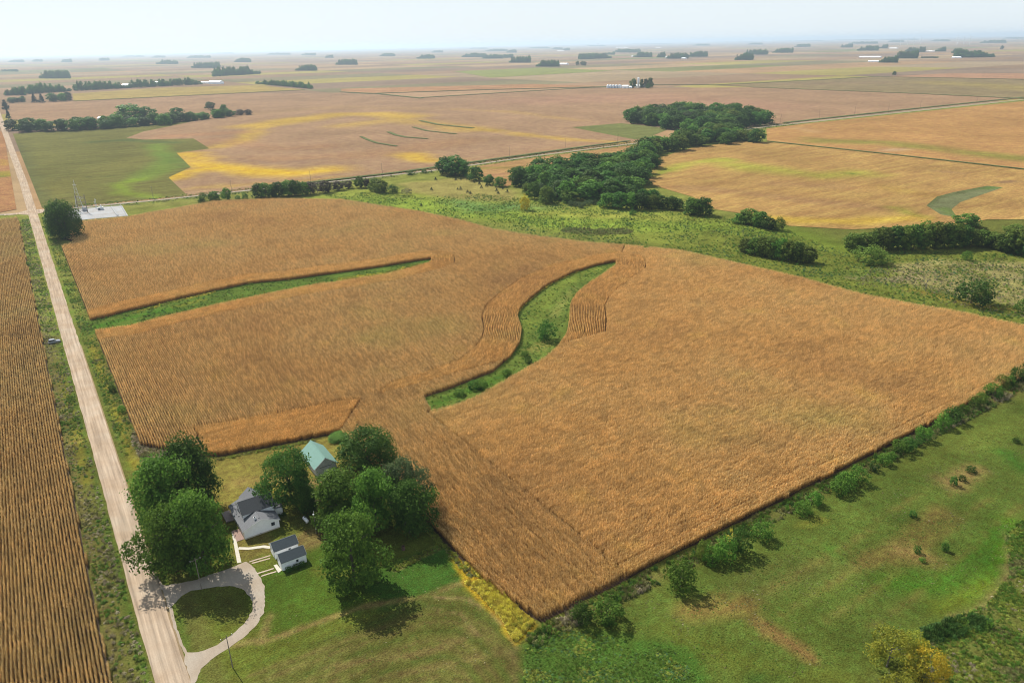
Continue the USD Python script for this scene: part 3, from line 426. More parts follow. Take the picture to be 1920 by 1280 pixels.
# ------------------------------------------------------------------ corn
def corn_tile(length, seed, height=2.15, per_m=6.6):
    r = np.random.default_rng(seed); V, F, C = [], [], []; n = 0; plant = .5; lvl = .5
    def add(v, f):
        nonlocal n
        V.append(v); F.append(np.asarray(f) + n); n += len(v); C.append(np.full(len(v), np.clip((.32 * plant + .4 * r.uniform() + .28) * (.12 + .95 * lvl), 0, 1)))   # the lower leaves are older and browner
    for k in range(int(length * per_m)):
        plant = r.uniform(); px = -length / 2 + (k + r.uniform(.1, .9)) / per_m; py = r.normal(0, .035); h = height * r.uniform(.86, 1.1)
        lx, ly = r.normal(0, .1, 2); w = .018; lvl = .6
        add(np.array([(px - w, py, 0), (px + w, py, 0), (px + w + lx, py + ly, h), (px - w + lx, py + ly, h)]), [(0, 1, 2, 3)])
        a0 = r.uniform(0, 2 * np.pi)
        for j in range(7):
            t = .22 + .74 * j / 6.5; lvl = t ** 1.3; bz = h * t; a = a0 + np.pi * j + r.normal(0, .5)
            L = r.uniform(.36, .52) * (1.15 - .5 * abs(t - .5)); dz = r.uniform(.1, .3) * (1.25 - t); drop = r.uniform(.15, .55)
            ca, sa = math.cos(a), math.sin(a) ; b = np.array([px + lx * t, py + ly * t, bz]); wd = r.uniform(.035, .06)
            s = np.array([-sa, ca, 0]) * wd; u = np.array([ca, sa * .66, 0]); tw = np.array([0, 0, r.uniform(-.03, .03)])
            m = b + u * L * .5 + [0, 0, dz]; e = b + u * L * .95 + [0, 0, dz - drop]
            add(np.array([b - s * .6, b + s * .6, m + s + tw, m - s - tw, e + s * .5, e - s * .5]), [(0, 1, 2, 3), (3, 2, 4, 5)])
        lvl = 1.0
        for j in range(2):
            a = r.uniform(0, 2 * np.pi); tp = np.array([px + lx, py + ly, h]); e = tp + [.16 * math.cos(a), .16 * math.sin(a), .2]; s = np.array([-math.sin(a), math.cos(a), 0]) * .02
            add(np.array([tp - s, tp + s, e + s, e - s]), [(0, 1, 2, 3)])
    return np.vstack(V), np.vstack(F), np.concatenate(C)
TILEA = [corn_tile(3.0, 200 + i) for i in range(4)]
TILEB = [corn_tile(3.0, 220 + i) for i in range(3)]

def leafvar(q, m):
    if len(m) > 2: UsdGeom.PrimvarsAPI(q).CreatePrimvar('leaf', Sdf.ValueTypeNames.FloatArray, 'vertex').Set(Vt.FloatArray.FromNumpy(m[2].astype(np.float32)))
def instancer(name, protos, pts, kinds, yaw, scale, tilt=None, **tags):
    """protos: list of (mesh, material)"""
    pi = UsdGeom.PointInstancer.Define(stage, '/World/' + numbered('/World', name)); pp = str(pi.GetPath())
    rel = pi.CreatePrototypesRel()
    for i, (m, mat) in enumerate(protos):
        q = usdkit.mesh(stage, f'{pp}/{tags.get("proto", "piece")}_{i + 1:03d}', m[:2], mat); leafvar(q, m); rel.AddTarget(q.GetPath())
    pi.CreateProtoIndicesAttr(Vt.IntArray.FromNumpy(np.asarray(kinds, np.int32)))
    pi.CreatePositionsAttr(Vt.Vec3fArray.FromNumpy(np.asarray(pts, np.float32)))
    q = np.zeros((len(pts), 4), np.float16); q[:, 2] = np.sin(yaw / 2); q[:, 3] = np.cos(yaw / 2)   # imaginary xyz, real
    pi.CreateOrientationsAttr(Vt.QuathArray([Gf.Quath(float(b), 0, 0, float(a)) for a, b in zip(q[:, 2], q[:, 3])]))
    pi.CreateScalesAttr(Vt.Vec3fArray.FromNumpy(np.asarray(scale, np.float32)))
    tag(pi, tags.get('label'), tags.get('catg'), tags.get('group'), tags.get('kind', 'stuff'))
    return pi

ROW = 0.762
rg_ = np.random.default_rng(299)
def straight_rows(region, axis, T=3.0, off=0.0):
    out = []; x0, y0, x1, y1 = region.bounds
    lo, hi = (x0, x1) if axis == 'y' else (y0, y1)
    for c in np.arange(math.ceil((lo - off) / ROW) * ROW + off, hi, ROW):
        ln = LineString([(c, y0 - 1), (c, y1 + 1)]) if axis == 'y' else LineString([(x0 - 1, c), (x1 + 1, c)])
        g = region.intersection(ln)
        for s in getattr(g, 'geoms', [g]):
            if s.is_empty or s.length < .8: continue
            k = max(1, round(s.length / T)); a, b = np.array(s.coords[0]), np.array(s.coords[-1]); e_ = (b - a) / s.length; a = a + e_ * rg_.uniform(0, .7); b = b - e_ * rg_.uniform(0, .7)
            for i in range(k):
                m = a + (b - a) * (i + .5) / k; out.append((m[0], m[1], np.linalg.norm(b - a) / k / T, math.atan2(*(b - a)[::-1])))
    return out
def contour_rows(core, band, width, T=3.0):
    out = []
    for d_ in np.arange(.45, width, ROW):
        g = core.buffer(d_, quad_segs=6).exterior.intersection(band)
        for s in getattr(g, 'geoms', [g]):
            if s.is_empty or s.length < 2: continue
            k = max(1, round(s.length / T)); p = np.array([s.interpolate(t, normalized=True).coords[0] for t in np.linspace(0, 1, k + 1)])
            for a, b in zip(p[:-1], p[1:]): out.append((*(a + b) / 2, np.linalg.norm(b - a) / T, math.atan2(*(b - a)[::-1])))
    return out
TOP = 2.1
ww1 = Polygon(np.vstack([W([(160, 603), (198, 596), (235, 585), (285, 574), (336, 561), (403, 546), (470, 532), (537, 526), (640, 511.5), (724, 500), (788, 489), (808, 486.5)]), W([(808, 488.5), (788, 495), (724, 512), (640, 525), (588, 532), (504, 548), (420, 566), (353, 581), (292, 595), (245, 608), (181, 616), (150, 622)], TOP)])).buffer(.01)
ww2 = Polygon(np.vstack([W([(795, 747), (842, 732), (882, 716), (926, 699), (959, 670), (976, 645), (979, 621), (971, 596), (976, 581), (993, 564), (1026, 537), (1077, 512), (1117, 499), (1154, 491.5)]), W([(1154, 495), (1127, 514), (1100, 531), (1080, 548), (1068, 568), (1067, 595), (1062, 621), (1046, 645), (1020, 668), (976, 692), (926, 722), (885, 744), (842, 759), (811, 766.5)], TOP)])).buffer(.01)
ww2 = ww2.buffer(2).buffer(-2); ww1 = ww1.buffer(1).buffer(-1)
near_e = [(71.6, 216), (71.6, 127), (74.9, 108.3), (76, 106.2), (400, 105.6)]
right_e = W([(2050, 640), (1920, 607), (1800, 582), (1700, 565), (1600, 545), (1500, 517), (1380, 490), (1280, 468), (1180, 458), (1100, 452), (1000, 440), (925, 428), (858, 410), (791, 396), (707, 383), (640, 372.5), (520, 371), (400, 376), (322, 390), (280, 397), (240, 405), (150, 413), (97, 427), (118, 442), (141, 450), (112, 460)], TOP)
main = Polygon(np.vstack([[(14.2, 246), (20, 238), (27, 228.5), (33.5, 223.8), (62.8, 217.6)], near_e, right_e])).buffer(0)
main = max(getattr(main, 'geoms', [main]), key=lambda g: g.area)
main = ragged(main, .7, 6, 90).intersection(sbox(13.9, 105.5, 372, 720))
for g in (W([(1210, 463)], TOP)[0],): main = main.difference(Point(g).buffer(2.0))
main = main.difference(ww1).difference(ww2)
seamx = float(at(858, 816, TOP)[0])
hl = Polygon(np.vstack([W([(362, 797), (500, 775), (640, 748), (676, 745)], TOP), [(71.6, 216), (62.8, 217), (33.5, 222), (30, 226)]]))
b1 = ww1.buffer(14).intersection(main); b2 = ww2.buffer(17).intersection(main)
top2 = at(1154, 470, TOP)[1]
b2 = b2.intersection(sbox(60, at(735, 722, TOP)[1] - 3, 400, top2))
hl = hl.intersection(main)
rest = main.difference(b1).difference(b2).difference(hl)
right_zone = Polygon([(seamx, 100), (400, 100), (400, 420), tuple(at(1150, 500, TOP)[:2]), tuple(at(1062, 621, TOP)[:2]), tuple(at(926, 722, TOP)[:2]), (seamx, at(811, 766, TOP)[1])])
rx, ry = rest.intersection(right_zone), rest.difference(right_zone)
tiles = [(t, 0) for t in straight_rows(ry.buffer(-.15), 'y')] + [(t, 0) for t in straight_rows(rx.buffer(-.15), 'x')] + [(t, 2) for t in straight_rows(hl.buffer(-.15), 'x')] + [(t, 1) for t in contour_rows(ww1, b1.buffer(-.1), 14)] + [(t, 1) for t in contour_rows(ww2, b2.buffer(-.1), 17)]
def corn_field(name, tiles, mats, seed, label):
    r = np.random.default_rng(seed); a = np.array([t for t, _ in tiles]); k = np.array([k for _, k in tiles]); n = len(a)
    idx = np.where(k == 1, 8 + r.integers(0, 3, n), r.integers(0, 4, n) + np.where(k == 2, 4, 0))
    yaw = a[:, 3] + np.pi * r.integers(0, 2, n) + r.normal(0, .004, n)
    hh = .9 + .2 * nz(a[:, 0], a[:, 1], 25, seed, 3) + r.normal(0, .05, n)
    along_y = np.abs(np.sin(a[:, 3])) > .5; guess = (np.round(np.where(along_y, a[:, 0], a[:, 1]) / ROW).astype(int) % 24 == 0) & (k != 1); hh = np.where(guess, hh * .9, hh)   # every twenty-fourth row, between two passes of the planter, stands lower
    pts = np.column_stack([a[:, 0] + r.normal(0, .03, n), a[:, 1] + r.normal(0, .03, n), np.full(n, .07)])
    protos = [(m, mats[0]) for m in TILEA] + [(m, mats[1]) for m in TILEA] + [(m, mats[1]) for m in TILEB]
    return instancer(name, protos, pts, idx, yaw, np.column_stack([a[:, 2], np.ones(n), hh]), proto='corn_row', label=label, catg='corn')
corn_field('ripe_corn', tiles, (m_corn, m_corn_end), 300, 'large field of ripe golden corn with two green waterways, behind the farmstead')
sheet('field_soil', main, .05, m_soil, 6, (.05, .033, .022), [])
leftc = sbox(-46, 108, -6.9, 696).union(sbox(-60, 300, -6.9, 696))
leftc = ragged(leftc, .5, 5, 95)
corn_field('ripe_corn', [(t, 0) for t in straight_rows(leftc, 'y')], (m_corn_left, m_corn_left), 310, 'field of ripe brown corn in long rows left of the gravel road')
sheet('field_soil', leftc, .05, m_soil, 6, (.085, .062, .042), [])
# waterways
sheet('grass_waterway', ww1.buffer(.6), .055, m_meadow, 1.6, (.066, .112, .028), [(line([(180, 612), (260, 592), (330, 578)]), 5, (.05, .13, .022), .9, 3), (line([(330, 575), (380, 562)]), 4, (.13, .15, .03), .7, 2), (line([(250, 586), (330, 564), (400, 548)]), 1.5, (.22, .2, .03), .8, .8), (line([(640, 523), (720, 513), (790, 496)]), 3.5, (.2, .2, .03), .8, 1.5)], kind='stuff', label='narrow green grass waterway crossing the upper left of the golden corn', catg='grass waterway', mott=.3, ms=5)
sheet('grass_waterway', ww2.buffer(.6), .055, m_meadow, 1.6, (.085, .128, .036), [(line([(990, 610), (1020, 565), (1060, 530), (1120, 505)]), 9, (.12, .165, .04), .75, 6), (line([(1040, 590), (1060, 560), (1080, 540)]), 4, (.17, .18, .07), .6, 3), (line([(1000, 655), (1020, 645)]), 6, (.15, .15, .055), .7, 3), (line([(820, 755), (900, 725), (950, 700)]), 5, (.045, .105, .02), .9, 2), (line([(965, 585), (990, 560), (1030, 530), (1080, 508)]), 2.2, (.24, .22, .03), .85, 1), (line([(1067, 600), (1085, 550), (1120, 520)]), 1.5, (.12, .14, .03), .6, 1)], kind='stuff', label='S-shaped grass waterway curving through the middle of the golden corn', catg='grass waterway', mott=.3, ms=5)
# ------------------------------------------------------------------ trees and shrubs
def leaves(pts, nrm, size, r, spread=.7):
    """one folded leaf cluster (two triangles) per point, roughly facing nrm"""
    n = len(pts); a = nrm + r.normal(0, spread, (n, 3)); a /= np.linalg.norm(a, axis=1, keepdims=True)
    u = np.cross(a, r.normal(0, 1, (n, 3))); u /= np.linalg.norm(u, axis=1, keepdims=True); w = np.cross(a, u)
    s = (size * r.uniform(.6, 1.3, n))[:, None]; k = (s * r.uniform(.45, .8, (n, 1)))
    fold = a * s * r.uniform(-.3, .3, (n, 1))
    v = np.stack([pts - u * s, pts - w * k + fold, pts + u * s, pts + w * k + fold], 1).reshape(-1, 3)
    i = np.arange(n)[:, None] * 4
    return v, np.hstack([i, i + 1, i + 2, i + 3]), np.repeat(r.uniform(0, 1, n), 4)
def crown(seed, Wd, H, base=.16, clumps=60, per=120, leaf=.42, shape='round', clump_r=.2, droop=0.0, gaps=.0):
    """foliage as leaf clusters on clumps spread through an uneven crown of width Wd and height H"""
    r = np.random.default_rng(seed); P_, N_, S_, T_ = [], [], [], []
    lobes = [(r.uniform(0, 2 * np.pi), r.uniform(.2, .42), r.uniform(.2, .95)) for _ in range(5)]
    for i in range(clumps):
        g = (i + .5) / clumps; ph = i * 2.39996 + r.normal(0, .35); t = np.clip(g + r.normal(0, .05), 0, 1)
        z = base * H + (1 - base) * H * (.06 + .86 * t)
        if shape == 'cone': prof = .06 + .9 * (1 - t) ** .9
        elif shape == 'column': prof = math.sin(math.pi * min(1, .2 + .75 * t)) ** .6 * .9
        elif shape == 'spread': prof = math.sqrt(max(0, 1 - (2 * t - .85) ** 2 * .8)) * (.75 + .3 * t) * .9
        else: prof = math.sqrt(max(.03, 1 - ((t - .42) / .6) ** 2)) * .92
        ang = ph; lob = 1 + sum(am * math.cos(ang - a) * (.5 + .5 * math.cos((t - tz) * 5)) for a, am, tz in lobes) * .7
        rr = prof * Wd / 2 * lob * (r.uniform(.62, .92) if r.uniform() < .78 else r.uniform(.15, .6))
        c = np.array([rr * math.cos(ang), rr * math.sin(ang), z]); R_ = clump_r * Wd * r.uniform(.5, 1.3) * (1 if shape != 'cone' else (.4 + .8 * (1 - t)))
        if r.uniform() < gaps: continue
        n = int(per * r.uniform(.7, 1.3)); dvec = r.normal(0, 1, (n, 3)); dvec /= np.linalg.norm(dvec, axis=1, keepdims=True)
        out = np.array([math.cos(ang), math.sin(ang), .55]); keep = (dvec @ out) > r.uniform(-.9, .25, n); dvec = dvec[keep]; n = len(dvec)
        bump = 1 + .25 * np.sin(dvec[:, 0] * 5 + i) * np.cos(dvec[:, 1] * 5 - i)
        pt = c + dvec * R_ * (r.uniform(.55, 1.06, n) * bump)[:, None] * [1, 1, .78]
        pt[:, 2] -= droop * R_ * (1 - dvec[:, 2]) * r.uniform(0, 1, n)
        P_.append(pt); N_.append(dvec + [0, 0, .35]); S_.append(np.full(n, leaf)); T_.append(np.full(n, r.uniform() * .75 + .25 * t))
    pt, nr, sz, tn = np.vstack(P_), np.vstack(N_), np.concatenate(S_), np.concatenate(T_)
    ok = pt[:, 2] > .05 * H; pt, nr, sz, tn = pt[ok], nr[ok], sz[ok], tn[ok]
    v, f, c = leaves(pt, nr, sz, r)
    return v, f, .4 * c + .6 * np.repeat(tn, 4)
def woody(seed, Wd, H, r0, base=.16, n=7, twigs=0):
    r = np.random.default_rng(seed); ms = []; top = np.array([r.normal(0, .03) * H, r.normal(0, .03) * H, H * .62])
    mid = top * .45; ms += [tube([0, 0, -.2], mid, r0, r0 * .75, 7), tube(mid, top, r0 * .75, r0 * .3, 7)]
    for i in range(n):
        a = i * 2.4 + r.normal(0, .3); t = r.uniform(.35, .95); s = (mid / .45) * t; L = Wd * .4 * r.uniform(.7, 1.1)
        e = s + [L * math.cos(a), L * math.sin(a), H * r.uniform(.1, .3)]; ms.append(tube(s, e, r0 * .38, r0 * .1, 5))
        for j in range(twigs):
            q = s + (e - s) * r.uniform(.35, .95); b = a + r.normal(0, .9); l2 = L * r.uniform(.25, .55)
            ms.append(tube(q, q + [l2 * math.cos(b), l2 * math.sin(b), l2 * r.uniform(.4, 1.3)], r0 * .14, r0 * .04, 4))
    return cat(ms)
KIND = {}
UsdGeom.Scope.Define(stage, '/World/Looks/plants')
def kind(key, leafm, Wd, H, cr=None, wood=None, bark=None):
    path = f'/World/Looks/plants/{key}'
    stage.CreateClassPrim(path)
    if wood is not None: usdkit.mesh(stage, path + '/trunk', wood, bark or m_bark)
    if cr is not None:
        q = usdkit.mesh(stage, path + '/crown', cr[:2], leafm)
        UsdGeom.PrimvarsAPI(q).CreatePrimvar('leaf', Sdf.ValueTypeNames.FloatArray, 'vertex').Set(Vt.FloatArray.FromNumpy(cr[2].astype(np.float32)))
    KIND[key] = (path, Wd, H)
big = [(crown(401, 16, 15, base=.05, clumps=80, per=190, leaf=.34, clump_r=.17), woody(401, 16, 15, .45)), (crown(402, 16, 15, base=.08, clumps=64, per=230, leaf=.36, clump_r=.2, shape='spread'), woody(402, 16, 15, .5)),
       (crown(403, 16, 15, base=.05, clumps=95, per=160, leaf=.32, clump_r=.15), woody(403, 16, 15, .42)), (crown(404, 16, 15, base=.05, clumps=70, per=200, leaf=.34, clump_r=.18, droop=.8), woody(404, 16, 15, .45))]
for nm, mt in (('dark', L_dark), ('mid', L_mid), ('grey', L_grey)):
    for i, (c_, w_) in enumerate(big): kind(f'big_{nm}_{i}', mt, 16, 15, c_, w_)
wd_ = [(crown(421 + i, 10, 14, base=.06, clumps=34, per=70, leaf=.62, clump_r=.22, shape=sh), woody(421 + i, 10, 14, .3, n=4)) for i, sh in enumerate(('round', 'round', 'spread', 'column'))]
for nm, mt in (('dark', L_dark), ('mid', L_mid), ('lite', L_lite), ('grey', L_grey), ('brown', L_brown)):
    for i, (c_, w_) in enumerate(wd_): kind(f'wood_{nm}_{i}', mt, 10, 14, c_, w_)
bs_ = [(crown(441 + i, 5, 4, base=-.04, clumps=24, per=90, leaf=.2, clump_r=.24), woody(441 + i, 4, 3.4, .09, n=5)) for i in range(3)]
for nm, mt in (('dark', L_dark), ('mid', L_mid), ('lite', L_lite), ('grey', L_grey), ('brown', L_brown), ('gold', L_gold)):
    for i, (c_, w_) in enumerate(bs_): kind(f'bush_{nm}_{i}', mt, 5, 4, c_, w_)
kind('conifer_0', L_con, 6, 14, crown(451, 6, 14, base=.03, clumps=60, per=60, leaf=.45, shape='cone', clump_r=.16), tube([0, 0, -.2], [0, 0, 12], .22, .05, 6))
kind('cedar_0', L_con, 2.4, 3, crown(452, 2.4, 3, base=-.02, clumps=16, per=50, leaf=.18, shape='cone', clump_r=.22), tube([0, 0, -.2], [0, 0, 2], .08, .03, 5))
kind('poplar_yellow', L_yel, 9, 10, crown(461, 9, 10, base=.12, clumps=60, per=110, leaf=.2, clump_r=.16, gaps=.12), woody(461, 9, 10, .16, n=9, twigs=4), m_deadwood)
kind('poplar_gold', L_gold, 9, 10, crown(462, 9, 10, base=.12, clumps=54, per=110, leaf=.2, clump_r=.16, gaps=.12), woody(462, 9, 10, .16, n=9, twigs=4), m_deadwood)
kind('dead_0', None, 6, 9, None, woody(471, 6, 12, .2, n=11, twigs=5), m_deadwood)
kind('bare_0', L_brown, 9, 11, crown(472, 9, 11, base=.15, clumps=30, per=26, leaf=.4, clump_r=.2), woody(472, 9, 11, .2, n=12, twigs=5), m_deadwood)
ORD = ('first second third fourth fifth sixth seventh eighth ninth tenth eleventh twelfth thirteenth fourteenth fifteenth sixteenth seventeenth eighteenth nineteenth twentieth '
       'twenty-first twenty-second twenty-third twenty-fourth twenty-fifth twenty-sixth twenty-seventh twenty-eighth twenty-ninth thirtieth').split()
trng = np.random.default_rng(77)
def plant(key, xy, width, height, label, catg='tree', group=None, name=None, rz=None):
    path, Wd, H = KIND[key]
    nm = numbered('/World', name or ('shrub' if key.startswith('bush') else 'conifer' if key[:3] in ('con', 'ced') else 'tree'))
    x = UsdGeom.Xform.Define(stage, '/World/' + nm); p = x.GetPrim()
    p.GetReferences().AddInternalReference(path); p.SetInstanceable(True)
    x.AddTranslateOp().Set(Gf.Vec3d(float(xy[0]), float(xy[1]), .03)); x.AddRotateZOp().Set(float(trng.uniform(0, 360) if rz is None else rz))
    x.AddScaleOp().Set(Gf.Vec3f(width / Wd, width / Wd, height / H))
    return tag(x, label, catg, group)
def plant_px(key, base, top, wpx, label, catg='tree', group=None, name=None, wmul=1.0):
    """base pixel, pixel height of the top, width in pixels"""
    b = at(*base); h = height_to(b, top); w = wpx / px_per_m(b) * wmul
    h = max(h - (.08 if key[:3] == 'big' else .33) * w * EYE / math.hypot(b[0], b[1]), h * .5)   # the back of the crown shows above its top
    return plant(key, b[:2], w, h, label, catg, group, name)
# farmstead trees
for key, base, top, wpx, lab in [
    ('big_dark_0', (362, 955), 822, 108, 'dark dense tree behind the other roadside trees, at the corn edge'),
    ('big_mid_1', (316, 1000), 860, 122, 'broad green tree overhanging the gravel road, left of the house lawn'),
    ('big_mid_2', (330, 1084), 948, 116, 'large green tree beside the gravel road, just above the looping drive'),
    ('big_mid_0', (386, 1078), 924, 110, 'large green tree between the gravel road and the white farmhouse'),
    ('big_dark_2', (548, 955), 843, 98, 'dark rounded tree between the farmhouse and the green roofed barn'),
    ('big_dark_3', (694, 893), 800, 108, 'wide dark drooping tree behind the green roofed barn'),
    ('big_mid_3', (640, 836), 812, 50, 'small light green tree tucked behind the barn roof'),
    ('big_mid_0', (640, 1000), 884, 118, 'green tree between the yard light and the barn'),
    ('big_mid_1', (705, 1002), 882, 92, 'green tree in front of the dark drooping tree right of the barn'),
    ('big_grey_2', (760, 975), 856, 88, 'tall grey green tree standing at the edge of the corn'),
    ('big_dark_1', (768, 1012), 905, 92, 'dark tree below the grey green one at the edge of the corn'),
    ('big_mid_2', (664, 1102), 958, 122, 'large bright green tree on the lawn right of the white garages'),
    ('big_dark_1', (582, 975), 912, 44, 'small dark tree beside the propane tank'),
    ('big_dark_3', (128, 447), 376, 62, 'lone tall dark cottonwood at the corn corner beside the substation')]:
    plant_px(key, (base[0], base[1] - (14 if base[1] > 500 else 0)), top, wpx, lab)
plant_px('big_dark_0', (113, 444), 380, 44, 'tall dark leaning stem of cottonwood, left half of the pair by the substation')
plant_px('bush_grey_0', (124, 449), 440, 16, 'small grey green bush under the tall cottonwoods', 'shrub')

def scatter(pg, spacing, seed):
    r = np.random.default_rng(seed); x0, y0, x1, y1 = pg.bounds; out = []
    for yy in np.arange(y0, y1, spacing * .87):
        for xx in np.arange(x0, x1, spacing):
            p = np.array([xx + (spacing / 2 if int(yy / spacing) % 2 else 0), yy]) + r.normal(0, spacing * .2, 2)
            if pg.contains(Point(p)): out.append(p)
    return sorted(out, key=lambda p: -p[1])
def wood_px(outline, spacing, h, w, mix, label, group, seed, step_in=None):
    pg = poly(outline) if not hasattr(outline, 'geoms') and not isinstance(outline, Polygon) else outline
    r = np.random.default_rng(seed)
    for p in scatter(pg, spacing, seed):
        k = r.choice(len(mix)); hh = h * r.uniform(.78, 1.15)
        plant(f'wood_{mix[k]}_{r.integers(0, 4)}', p, w * r.uniform(.8, 1.25), hh, label, 'tree', group)
def strip_px(pts, depth, side=1):
    """an area on the ground from a line of base pixels, reaching depth metres away from the viewer"""
    a = W(pts); v = a / np.linalg.norm(a, axis=1, keepdims=True)
    return Polygon(np.vstack([a, (a + v * depth)[::-1]])).buffer(0)
DK = ['dark', 'dark', 'mid', 'dark', 'mid', 'grey']
wood_px(strip_px([(24, 249), (100, 248.5), (200, 243.5), (290, 237), (335, 232)], 60), 24, 18, 23, DK, 'dark green tree in the long windbreak right of the gravel road', 'trees of the windbreak beyond the hay field', 501)
wood_px(strip_px([(335, 231), (400, 222.5), (445, 218.5)], 45), 21, 14, 20, DK, 'dark green tree in the long windbreak right of the gravel road', 'trees of the windbreak beyond the hay field', 502)
plant_px('wood_mid_0', (243, 226), 195, 52, 'tall broad tree rising above the middle of the windbreak'); plant_px('wood_dark_1', (275, 225), 200, 30, 'tall tree right of the tallest one in the windbreak')
plant_px('wood_dark_2', (333, 222), 201, 28, 'rounded tree standing behind the right part of the windbreak'); plant_px('wood_dark_1', (394, 205), 191, 18, 'round dark tree alone in the field behind the windbreak'); plant_px('wood_dark_0', (421, 211), 196, 13, 'slim dark tree behind the right end of the windbreak')
plant_px('wood_brown_0', (450, 216), 205, 17, 'brownish tree at the right end of the windbreak'); plant_px('wood_brown_2', (466, 215.5), 205, 15, 'last brownish tree at the right tip of the windbreak')
plant_px('conifer_0', (17, 223), 203, 9, 'dark conifer at the left end of the windbreak beside the road', 'conifer'); plant_px('conifer_0', (11, 206), 186, 14, 'dark conifer at the road bend, upper left', 'conifer')
# the farm grove at the road bend
plant_px('conifer_0', (65, 193), 175, 12, 'first pointed dark spruce of the pair at the upper left farm', 'conifer'); plant_px('conifer_0', (79.5, 193), 175, 12, 'second pointed dark spruce of the pair at the upper left farm', 'conifer')
wood_px(strip_px([(12, 193.5), (55, 192)], 40), 20, 14, 17, DK, 'hazy tree in the grove of the upper left farm', 'trees of the upper left farm', 503)
wood_px(strip_px([(86, 192), (104, 191.5), (134, 189.5)], 50), 22, 20, 20, DK, 'tall hazy tree right of the two spruces at the upper left farm', 'tall trees of the upper left farm', 504)
# square woodlot
wood_px([(1172, 231), (1200, 234), (1248, 242), (1290, 246), (1330, 243), (1390, 243), (1438, 236), (1432, 224), (1400, 219), (1340, 217), (1270, 213), (1180, 224)], 24, 20, 24, ['dark', 'dark', 'mid', 'dark', 'mid', 'grey', 'lite', 'dark', 'dark'], 'dark green tree in the square woodlot at the diagonal road', 'trees of the square woodlot', 505)
# creek woods, far arm
arm = [(1185, 305), (1200, 296), (1215, 283), (1240, 275), (1290, 262), (1340, 251), (1390, 250), (1398, 268), (1330, 272), (1285, 279), (1240, 292), (1215, 312)]
wood_px(arm, 20.5, 17, 21, ['dark', 'mid', 'dark', 'dark', 'lite', 'mid', 'dark', 'mid'], 'dark green tree in the far arm of the creek woods', 'trees in the far arm of the creek woods', 506)
plant_px('wood_dark_2', (1417, 267), 240, 34, 'separate rounded dark tree at the right end of the creek woods')
# creek woods, main body
wood_px([(955, 345), (985, 335), (1060, 318), (1180, 300), (1232, 315), (1212, 335), (1206, 352), (1180, 372), (1120, 385), (1060, 378), (1010, 362), (965, 352)], 18, 15.5, 20, ['dark', 'dark', 'mid', 'dark', 'dark', 'dark', 'mid'], 'dark green tree in the dense creek woods', 'trees of the creek woods', 507)
for key, b, t, w, lab in [('wood_lite_1', (987, 364), 343, 20, 'light green slim tree at the left front of the creek woods'), ('wood_mid_0', (1003, 373), 340, 26, 'pale leaning tree at the left front of the creek woods'), ('wood_grey_0', (1012, 368), 342, 22, 'grey half bare tree at the left front of the creek woods'), ('wood_lite_0', (1022, 381), 348, 28, 'olive green rounded tree at the front of the creek woods'),
    ('wood_grey_1', (1048, 372), 338, 28, 'grey green willow in the creek woods front'), ('wood_lite_2', (1064, 380), 353, 34, 'yellow green rounded tree at the front of the creek woods'), ('wood_mid_1', (1035, 381), 360, 18, 'low green tree beside the olive one at the woods front')]:
    plant_px(key, b, t, w, lab)
for i, (bx_, by_, w_) in enumerate([(1070, 386, 12), (1082, 387, 16), (1090, 390, 12), (1098, 386, 14), (1107, 384, 14), (1116, 384, 10)]): plant_px(f'bush_grey_{i % 3}', (bx_, by_), by_ - 10, w_, f'grey green bush in the low row before the creek woods, {ORD[i]} from the left', 'shrub')
for i, (bx_, by_, t_, w_) in enumerate([(1137, 388, 360, 34), (1160, 391, 358, 32), (1182, 392, 358, 30), (1203, 392, 360, 32), (1222, 392, 364, 30), (1240, 391, 364, 30), (1258, 393, 367, 24), (1272, 394, 372, 22), (1205, 385, 352, 30), (1225, 383, 354, 26)]):
    plant_px(f"wood_{['mid', 'dark', 'mid', 'dark', 'lite', 'mid', 'mid', 'dark', 'dark', 'dark'][i]}_{i % 3}", (bx_, by_), t_, w_, f'rounded tree in the front row right of the creek woods, {ORD[i]} placed from the left')
plant_px('wood_mid_2', (1297, 402), 369, 40, 'rounded bright tree at the right end of the front row'); plant_px('wood_dark_0', (1318, 404), 369, 34, 'broad tree at the very right end of the front row'); plant_px('bush_dark_0', (1186, 403), 393, 13, 'single small dark bush in the green meadow', 'shrub')
plant_px('bush_gold_0', (984, 394), 367, 20, 'small orange brown tree alone in the meadow before the woods', 'tree', name='tree')
for key, b, t, w, lab in [('wood_dark_0', (838, 327), 293, 38, 'left tree of the tall dark clump beside the crossroad'), ('wood_dark_1', (855, 329), 291, 42, 'middle tree of the tall dark clump beside the crossroad'), ('wood_dark_2', (869, 331), 298, 28, 'right tree of the tall dark clump beside the crossroad'), ('wood_dark_0', (891, 338), 311, 27, 'rounded dark tree between the tall clump and the creek woods'),
    ('wood_dark_1', (918, 346), 327, 20, 'left tree of the low clump before the creek woods'), ('wood_mid_1', (936, 350), 331, 22, 'right tree of the low clump before the creek woods'), ('bush_dark_0', (770, 328), 320, 13, 'dark bush by the crossroad, left of two', ), ('bush_dark_1', (795, 325), 317.5, 11, 'dark bush by the crossroad, right of two')]:
    plant_px(key, b, t, w, lab, 'shrub' if key[:4] == 'bush' else 'tree')
